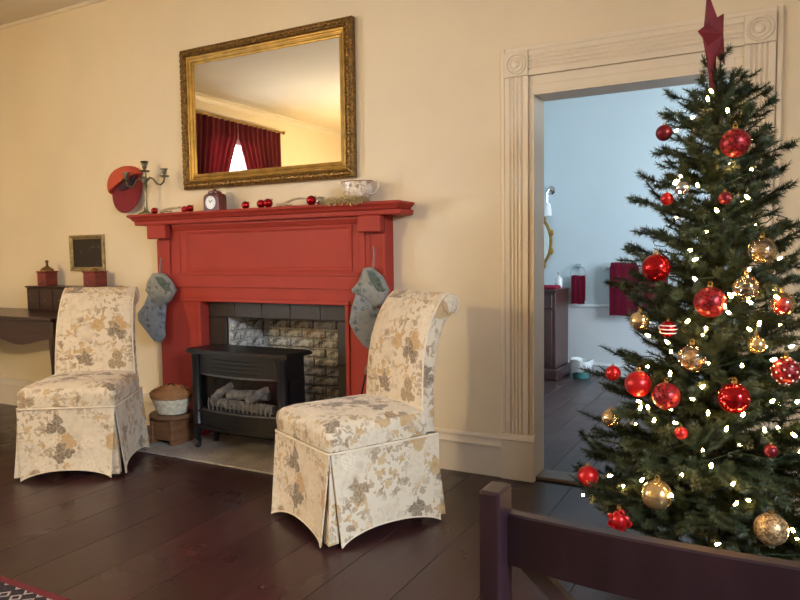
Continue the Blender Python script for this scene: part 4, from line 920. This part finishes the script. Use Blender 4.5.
# towels
tr = thing('towel_ring', 'chrome towel ring on the bathroom wall', 'towel ring', (-1.7, BY, 1.05)); c = on_y(578, 266, BY - .03)
obj('wall_mount', disc_on_wall([(1, 0), (1, .015), (.6, .028), (0, .03)], (c.x, BY - .001, c.z), .025, .025, 0, 0), silver_m, tr, smooth=True)
rr = .075; rc = (c.x, BY - .035, c.z - rr)
bm = bmesh.new(); tube(bm, [(rc[0] + rr*math.sin(t), rc[1], rc[2] + rr*math.cos(t)) for t in [2*PI*i/28 for i in range(28)]], .006, 6, closed=True); obj('ring', bm, silver_m, tr, smooth=True)
def towel(label, x0, x1, ztop, zf, zb, yc, gap, n=12, grp=None):
    """cloth folded over a bar: front fall, over the top, back fall"""
    bm = bmesh.new(); path = [(yc - gap, zf), (yc - gap - .006, (zf + ztop)/2), (yc - gap, ztop - .01), (yc - gap*.7, ztop + gap*.4), (yc, ztop + gap*.7), (yc + gap*.7, ztop + gap*.4), (yc + gap, ztop - .01), (yc + gap, zb)]
    V = []
    for i in range(n + 1):
        u = i/n; x = x0 + (x1 - x0)*u; V.append([bm.verts.new((x, y + .004*math.sin(u*17 + k*.5), z + .003*math.sin(u*7))) for k, (y, z) in enumerate(path)])
    for i in range(n):
        for k in range(len(path) - 1): bm.faces.new((V[i][k], V[i][k + 1], V[i + 1][k + 1], V[i + 1][k]))
    bmesh.ops.solidify(bm, geom=bm.faces[:], thickness=.008)
    return tag(obj('towel', bm, towel_m, smooth=True, sharp=60), label, 'towel', grp)
a = on_y(571.5, 276, rc[1]); b = on_y(585, 304, rc[1])
towel('small wine-red hand towel hanging through the towel ring', a.x, b.x, rc[2] - rr + .045, b.z, b.z + .03, rc[1], .014)
a = on_y(610, 265, BY - .07); b = on_y(638, 316, BY - .07)
tb = thing('towel_bar', 'chrome towel bar holding the wine-red towels on the bathroom wall', 'towel bar', (a.x, BY, a.z - .03)); zb_ = a.z - .035
obj('bar', tube(bmesh.new(), [(a.x - .05, BY - .07, zb_), (b.x + .35, BY - .07, zb_)], .008, 8), silver_m, tb)
for x in (a.x - .05, b.x + .35): obj('post', tube(bmesh.new(), [(x, BY - .001, zb_), (x, BY - .085, zb_)], [.02, .011], 10), silver_m, tb)
towel('large wine-red bath towel hanging on the towel bar', a.x, b.x, zb_ + .012, b.z, b.z + .05, BY - .07, .02)
m_ = on_y(620, 291, BY - .115)
bt = towel('wine-red hand towel layered over the bath towel', a.x + .012, b.x - .02, zb_ + .034, m_.z, m_.z + .1, BY - .07, .036)
a = on_y(646, 268, BY - .07); towel('wine-red towel at the far end of the bar behind the tree', b.x + .04, b.x + .27, zb_ + .012, b.z + .08, b.z + .1, BY - .07, .02)
# waste bin
c = on_y(581, 372, 3.2); wb = thing('waste_bin', 'small teal waste bin with white liner on the bathroom floor', 'bin', (c.x, 3.2, FZ0))
bm = bmesh.new(); lathe(bm, [(.075, .001), (.08, .006), (.10, .15), (.097, .151), (.077, .01), (0, .009)], (c.x, 3.2, FZ0), 24); obj('bucket', bm, teal_m, wb, smooth=True)
bm = bmesh.new(); rgl = random.Random(5); rings = []
for z, r in ((.10, .107), (.13, .112), (.165, .114), (.185, .11), (.17, .095), (.06, .07)):
    rings.append([bm.verts.new((c.x + (r + .008*math.sin(5*t + z*40))*math.cos(t), 3.2 + (r + .008*math.sin(4*t))*math.sin(t), FZ0 + z + .012*math.sin(3*t + 1) - (.05*max(0, math.cos(t - 3.9)) if z < .15 else 0))) for t in [2*PI*i/28 for i in range(28)]])
loft(bm, rings, False, True); obj('liner', bm, liner_m, wb, smooth=True, sharp=80)

# ================================================================== CHRISTMAS TREE
TX, TY = -.155, -1.0
def RAD(z): return max(.05, .585 - .215*z) if z < 1.7 else max(.03, .2195 - 1.0*(z - 1.7))
tree = thing('christmas_tree', 'artificial green Christmas tree with lights standing before the doorway', 'christmas tree', (TX, TY, 0))
bm = bmesh.new(); tube(bm, [(0, 0, .05), (0, 0, 1.0), (0, 0, 1.84)], [.019, .016, .007], 10); obj('trunk', bm, trunk_m, tree, local=True, smooth=True)
for i in range(4):
    a = i*PI/2 + .5; obj('stand_leg', tube(bmesh.new(), [(.02*math.cos(a), .02*math.sin(a), .12), (.12*math.cos(a), .12*math.sin(a), .06), (.24*math.cos(a), .24*math.sin(a), .011)], .010, 7), iron_m, tree, local=True)
def brush(bm, rnd, a, b, dens, ln):
    ax = (b - a); L = ax.length; ax = ax.normalized(); s = ax.cross(Vector((.3, .2, 1))).normalized(); t = ax.cross(s); n_ = int(L*dens)
    for i in range(n_):
        u = rnd.random(); p = a + (b - a)*u; q = rnd.uniform(0, 2*PI); rad = s*math.cos(q) + t*math.sin(q)
        d = (ax*rnd.uniform(.15, .6) + rad).normalized()*ln*rnd.uniform(.75, 1.15); wv = d.cross(ax).normalized()*.0019
        bm.faces.new((bm.verts.new(p - wv), bm.verts.new(p + wv), bm.verts.new(p + d)))
    for k in range(6):      # needles closing the tip
        q = rnd.uniform(0, 2*PI); d = (ax + (s*math.cos(q) + t*math.sin(q))*.35).normalized()*ln; wv = d.cross(s).normalized()*.0015
        bm.faces.new((bm.verts.new(b - wv), bm.verts.new(b + wv), bm.verts.new(b + d)))
    tube(bm, [a, b], .0026, 3, cap=False)
def branch_mesh(L, seed):
    rnd = random.Random(seed); bm = bmesh.new(); DEN, LN = 1900, .024
    P = lambda u: Vector((L*u, L*.05*math.sin(seed + u*3)*u, L*(.02*u + .10*u*u)))
    prev = P(.12)
    for i in range(1, 5): cur = P(.12 + .88*i/4 - (.02 if i == 4 else 0)); brush(bm, rnd, prev, cur, DEN, LN); prev = cur
    nt = max(2, int(L/.062))
    for k in range(nt):
        u = .22 + .62*k/max(1, nt - 1); p = P(u); sgn = 1 if k % 2 else -1; l = min(.19, L*(.46 - .24*u))*rnd.uniform(.85, 1.2); l = max(l, .045)
        ang = sgn*rnd.uniform(.42, .8); el = rnd.uniform(-.2, .35)
        e = p + Vector((math.cos(ang)*math.cos(el), math.sin(ang)*math.cos(el), math.sin(el)))*l; mid = (p + e)/2 + Vector((0, 0, -.006)); brush(bm, rnd, p, mid, DEN, LN); brush(bm, rnd, mid, e, DEN, LN)
    me = bpy.data.meshes.new('branch'); bm.to_mesh(me); bm.free(); me.materials.append(needle_m); return me
LENS = [.56, .48, .41, .34, .28, .22, .17, .12]
BM = {L: [branch_mesh(L, 10*i + j + 1) for j in range(2)] for i, L in enumerate(LENS)}
rnd = random.Random(21); z = .16; tier = 0; nb = 0
while z < 1.80:
    R = RAD(z); cnt = int(5 + 8*R/.5); a0 = rnd.uniform(0, 2*PI)
    for i in range(cnt):
        want = R*rnd.uniform(.74, 1.0); L = min(LENS, key=lambda q: abs(q - want)); o = bpy.data.objects.new('branch', rnd.choice(BM[L])); C.objects.link(o); o.parent = tree
        az = a0 + 2*PI*i/cnt + rnd.uniform(-.16, .16); tilt = -(.02 + .16*z + rnd.uniform(-.12, .16))
        o.location = (0, 0, z + rnd.uniform(-.025, .025)); o.rotation_euler = (rnd.uniform(-.5, .5), tilt, az); s_ = want/L; o.scale = (s_, max(s_, .9), 1); nb += 1
    for i in range(3 + int(4*R/.5)):     # shorter inner sprays that hide the trunk
        want = R*rnd.uniform(.38, .62); L = min(LENS, key=lambda q: abs(q - want)); o = bpy.data.objects.new('branch', rnd.choice(BM[L])); C.objects.link(o); o.parent = tree
        o.location = (0, 0, z + .045 + rnd.uniform(-.02, .02)); o.rotation_euler = (rnd.uniform(-.5, .5), -(.15 + rnd.uniform(-.1, .25)), a0 + .9 + 2*PI*i/(3 + int(4*R/.5)) + rnd.uniform(-.3, .3)); nb += 1
    z += .092; tier += 1
for i in range(4):      # leader tip
    o = bpy.data.objects.new('branch', BM[.12][i % 2]); C.objects.link(o); o.parent = tree; o.location = (0, 0, 1.74 + .02*i); o.rotation_euler = (0, -1.15, i*1.6)
def tree_point(px, py, f):
    """first point of a pixel's ray inside f x the tree's outline, else the ray's point nearest the trunk"""
    r = ray(px, py).normalized(); best = None
    for i in range(260):
        p = EYEP + r*(1.7 + i*.006); d = math.hypot(p.x - TX, p.y - TY)
        if d <= f*RAD(p.z): return p
        if best is None or d < best[0]: best = (d, p)
    return best[1]
orn = [ # px, py, radius px, material, style, label
 (735, 143, 13, b_redg, '', 'red glitter ball at the top right of the tree, just under the star'),
 (656, 268, 13.5, b_red, '', 'large shiny red ball on the left edge of the tree beside the bath towels'),
 (710, 302, 14.5, b_redg, '', 'large red glitter ball at the centre of the tree, above the clear champagne ball'),
 (782, 304, 11, clearball_m, 'red', 'clear glass ball with red inside on the right edge of the tree'),
 (786, 371, 12, b_redg, 'snow', 'red ball with white snow pattern at the right edge of the tree'),
 (734, 398, 14, b_red, '', 'big shiny red ball right of centre, below the clear champagne ball'),
 (666, 396, 13, b_redg, '', 'dark red glitter ball left of centre, right beside the satin red ball'),
 (638, 384, 12.5, b_redm, '', 'satin bright-red ball on the left of the tree between two red balls'),
 (613, 373, 7.5, b_redm, '', 'small red ball on the left edge of the tree beside the satin red ball'),
 (588, 476, 10, b_redm, '', 'bright red ball at the lowest left tip of the tree, over the door sill'),
 (619, 520, 11, b_redm, 'rose', 'red rose-shaped ornament just above the dining chair rail'),
 (657, 495, 14, b_gold, '', 'large satin gold ball at the lower left of the tree'),
 (771, 529, 14, b_goldg, '', 'large champagne glitter ball at the lower right, above the chair rail'),
 (692, 358, 13.5, clearball_m, 'gold', 'clear champagne glass ball near the middle of the tree'),
 (640, 321, 9.5, b_goldm, '', 'shiny gold ball on the left edge of the tree below the bath towel'),
 (668, 329, 8, b_red, 'stripe', 'small red ball with white stripes left of the tree centre'),
 (762, 251, 12.5, clearball_m, 'gold', 'clear pale ball on the right of the tree against the door casing'),
 (746, 288, 12, clearball_m, '', 'clear glass ball beside the central red glitter ball'),
 (682, 188, 7, b_silver, '', 'small silver ball on the upper left of the tree'),
 (664, 133, 7.5, b_dark, '', 'wine-red ball on the upper left edge of the tree'),
 (667, 199, 6, b_redm, '', 'tiny red ball on the left, below the small silver ball'),
 (725, 198, 6, b_dark, '', 'tiny wine-red ball at the tree centre below the topmost red glitter ball'),
 (611, 418, 9, b_goldm, '', 'shiny silver-gold ball at the left tip of the tree above the door sill'),
 (681, 433, 6, b_redm, '', 'tiny red ball deep in the lower middle branches'),
 (771, 451, 6, b_dark, '', 'tiny wine-red ball on the lower right branches'),
 (757, 345, 8, b_gold, '', 'small gold ball right of the clear champagne ball')]
snow_m = M('white_snow_flock', srgb(235, 228, 226), .8)
for px, py, rp, m, style, lab in orn:
    p = tree_point(px, py, .93); r = rp*(p - EYEP).length/FPX*.97
    t = thing('bauble', lab, 'ornament', p - Vector((0, 0, r)), 0, 'baubles on the tree')
    if style == 'rose':
        bm = bmesh.new()
        for k in range(14):
            a = k*2.4; rr = r*(.18 + .055*k); c = p + Vector((rr*.75*math.cos(a), -.3*r + .02*k*r, rr*.75*math.sin(a)))
            tube(bm, [c + Vector((r*.32*math.cos(a + q), -.1*r*abs(q), r*.32*math.sin(a + q)))*.9 for q in (-1.1, -.5, 0, .5, 1.1)], [r*.08, r*.16, r*.2, r*.16, r*.08], 6)
        ball(bm, p, r*.7, 14, 8); obj('petals', bm, m, t, smooth=True)
    else:
        sp = obj('sphere', ball(bmesh.new(), p, r, 24, 14), m, t, smooth=True)
        if style in ('red', 'gold'): obj('inner_ball', ball(bmesh.new(), p - Vector((0, 0, r*.15)), r*.72, 16, 10), b_redm if style == 'red' else b_goldg, sp, smooth=True)
        if style == 'snow':
            bm = bmesh.new(); rs = random.Random(int(px))
            for k in range(40):
                th = math.acos(1 - 2*(k + .5)/40); ph = k*2.39996; ball(bm, p + Vector((math.sin(th)*math.cos(ph), math.sin(th)*math.sin(ph), math.cos(th)))*r, r*.085, 6, 4)
            obj('snow_dots', bm, snow_m, sp, smooth=True)
        if style == 'stripe':
            bm = bmesh.new()
            for k in (-.45, 0, .45): tube(bm, [p + Vector((math.cos(q)*math.sqrt(1 - k*k)*r, math.sin(q)*math.sqrt(1 - k*k)*r, k*r)) for q in [2*PI*i/24 for i in range(24)]], r*.07, 5, closed=True)
            obj('stripe_band', bm, snow_m, sp, smooth=True)
    cpz = p + Vector((0, 0, r*.97)); bm = bmesh.new(); lathe(bm, [(r*.17, 0), (r*.17, r*.13), (r*.08, r*.16), (0, r*.16)], cpz, 10); obj('cap', bm, gold_m, t)
    bm = bmesh.new(); tube(bm, [cpz + Vector((r*.13*math.cos(q), 0, r*.24 + r*.11*math.sin(q))) for q in [2*PI*i/12 for i in range(12)]], max(.0009, r*.03), 4, closed=True); obj('hook', bm, gold_m, t)
# string lights
bulbs = [(712, 92), (708, 100), (691, 118), (728, 112), (698, 186), (748, 198), (717, 211), (705, 232), (689, 251), (749, 270), (731, 164), (681, 178), (694, 260), (696, 280), (751, 303), (772, 291), (778, 298), (731, 297), (725, 307), (729, 313), (687, 322), (706, 329), (704, 336), (668, 343), (649, 336), (750, 330), (781, 326), (759, 325), (766, 347), (790, 347), (772, 360), (707, 364), (742, 366), (670, 375), (693, 399), (708, 414), (742, 416), (640, 402), (648, 408), (640, 409), (647, 368), (771, 402), (796, 403), (654, 421), (676, 423), (726, 430), (765, 431), (779, 429), (795, 436), (703, 452), (711, 467), (681, 476), (641, 481), (622, 487), (609, 476), (583, 495), (672, 497), (732, 485), (794, 532), (798, 540), (748, 500), (735, 505), (680, 192), (674, 184)]
sl_ = thing('string_lights', 'string of warm white fairy lights wound through the tree', 'string lights', (TX, TY, .2))
bm = bmesh.new(); NP = 420; wp = []
for i in range(NP):
    u = i/(NP - 1); z = .2 + 1.6*u; a = u*2*PI*11; rr = RAD(z)*(.66 + .05*math.sin(i*1.7)); wp.append((TX + rr*math.cos(a), TY + rr*math.sin(a), z + .014*math.sin(i*.9)))
tube(bm, wp, .0018, 4); obj('wire', bm, wire_m, sl_)
bb = bmesh.new(); lathe(bb, [(0, -.004), (.0036, -.003), (.0045, .003), (.004, .008), (.0024, .012), (0, .014)], (0, 0, 0), 8); bme = bpy.data.meshes.new('bulb'); bb.to_mesh(bme); bb.free(); bme.materials.append(bulb_m)
bb = bmesh.new(); lathe(bb, [(.005, -.017), (.0062, -.012), (.006, -.0035), (.004, -.0032)], (0, 0, 0), 8); sme = bpy.data.meshes.new('socket'); bb.to_mesh(sme); bb.free(); sme.materials.append(wire_m)
rb = random.Random(9); pts = [tree_point(x, y, rb.uniform(.93, 1.0)) for x, y in bulbs]
for i in range(40):
    z = .25 + 1.5*i/40; a = i*2.39996; rr = RAD(z)*rb.uniform(.35, .7); pts.append(Vector((TX + rr*math.cos(a), TY + rr*math.sin(a), z)))
for p in pts:
    o = bpy.data.objects.new('bulb', bme); C.objects.link(o); o.parent = sl_; o.location = p - sl_.location; o.rotation_euler = (rb.uniform(-1.2, 1.2), rb.uniform(-1.2, 1.2), 0)
    s = bpy.data.objects.new('socket', sme); C.objects.link(s); s.parent = o
# red star topper
stp = on_y(713, 36, TY); star = thing('star_topper', 'crimson five-pointed star on the very top of the tree', 'star', (TX, TY, 1.86)); star.location = (stp.x, TY, stp.z)
bm = bmesh.new(); ro, ri, dp = .150, .062, .034; rim = []
for i in range(10):
    a = PI/2 + math.radians(25) + i*PI/5; r = ro if i % 2 == 0 else ri; rim.append(bm.verts.new((r*math.cos(a), 0, r*1.0*math.sin(a))))
f_, b_ = bm.verts.new((0, -dp, 0)), bm.verts.new((0, dp, 0))
for i in range(10): bm.faces.new((rim[i], rim[(i + 1) % 10], f_)); bm.faces.new((rim[(i + 1) % 10], rim[i], b_))
o = obj('star', bm, star_m, star, local=True); o.rotation_euler = (0, 0, math.radians(76))
obj('tube_mount', tube(bmesh.new(), [(0, 0, -.20), (0, 0, -.03)], .011, 8), star_m, star, local=True)
print('branches', nb)
# venetian blind in the west window (seen in the mirror between the curtains)
vb = thing('venetian_blind', 'white slatted blind in the window between the red curtains', 'blind', (XW - .03, -3.21, 2.7))
wh_m = M('white_blind_slat', srgb(236, 238, 240), .5)
obj('headrail', B(XW - .05, XW - .012, WY0 + .004, WY1 - .004, 2.70, 2.745, .003), wh_m, vb)
sb0 = bmesh.new(); box(sb0, -.020, .020, -.49, .49, -.0012, .0012); sl0 = bpy.data.meshes.new('slat'); sb0.to_mesh(sl0); sb0.free(); sl0.materials.append(wh_m)
for i in range(38):
    o = bpy.data.objects.new('slat', sl0); C.objects.link(o); o.parent = vb; o.location = (-.0, 0, -.03 - i*.05); o.rotation_euler = (0, math.radians(-22), 0)
for y in (-.3, .3): obj('ladder_cord', tube(bmesh.new(), [(XW - .03, -3.21 + y, 2.70), (XW - .03, -3.21 + y, .80)], .0012, 4), wh_m, vb)
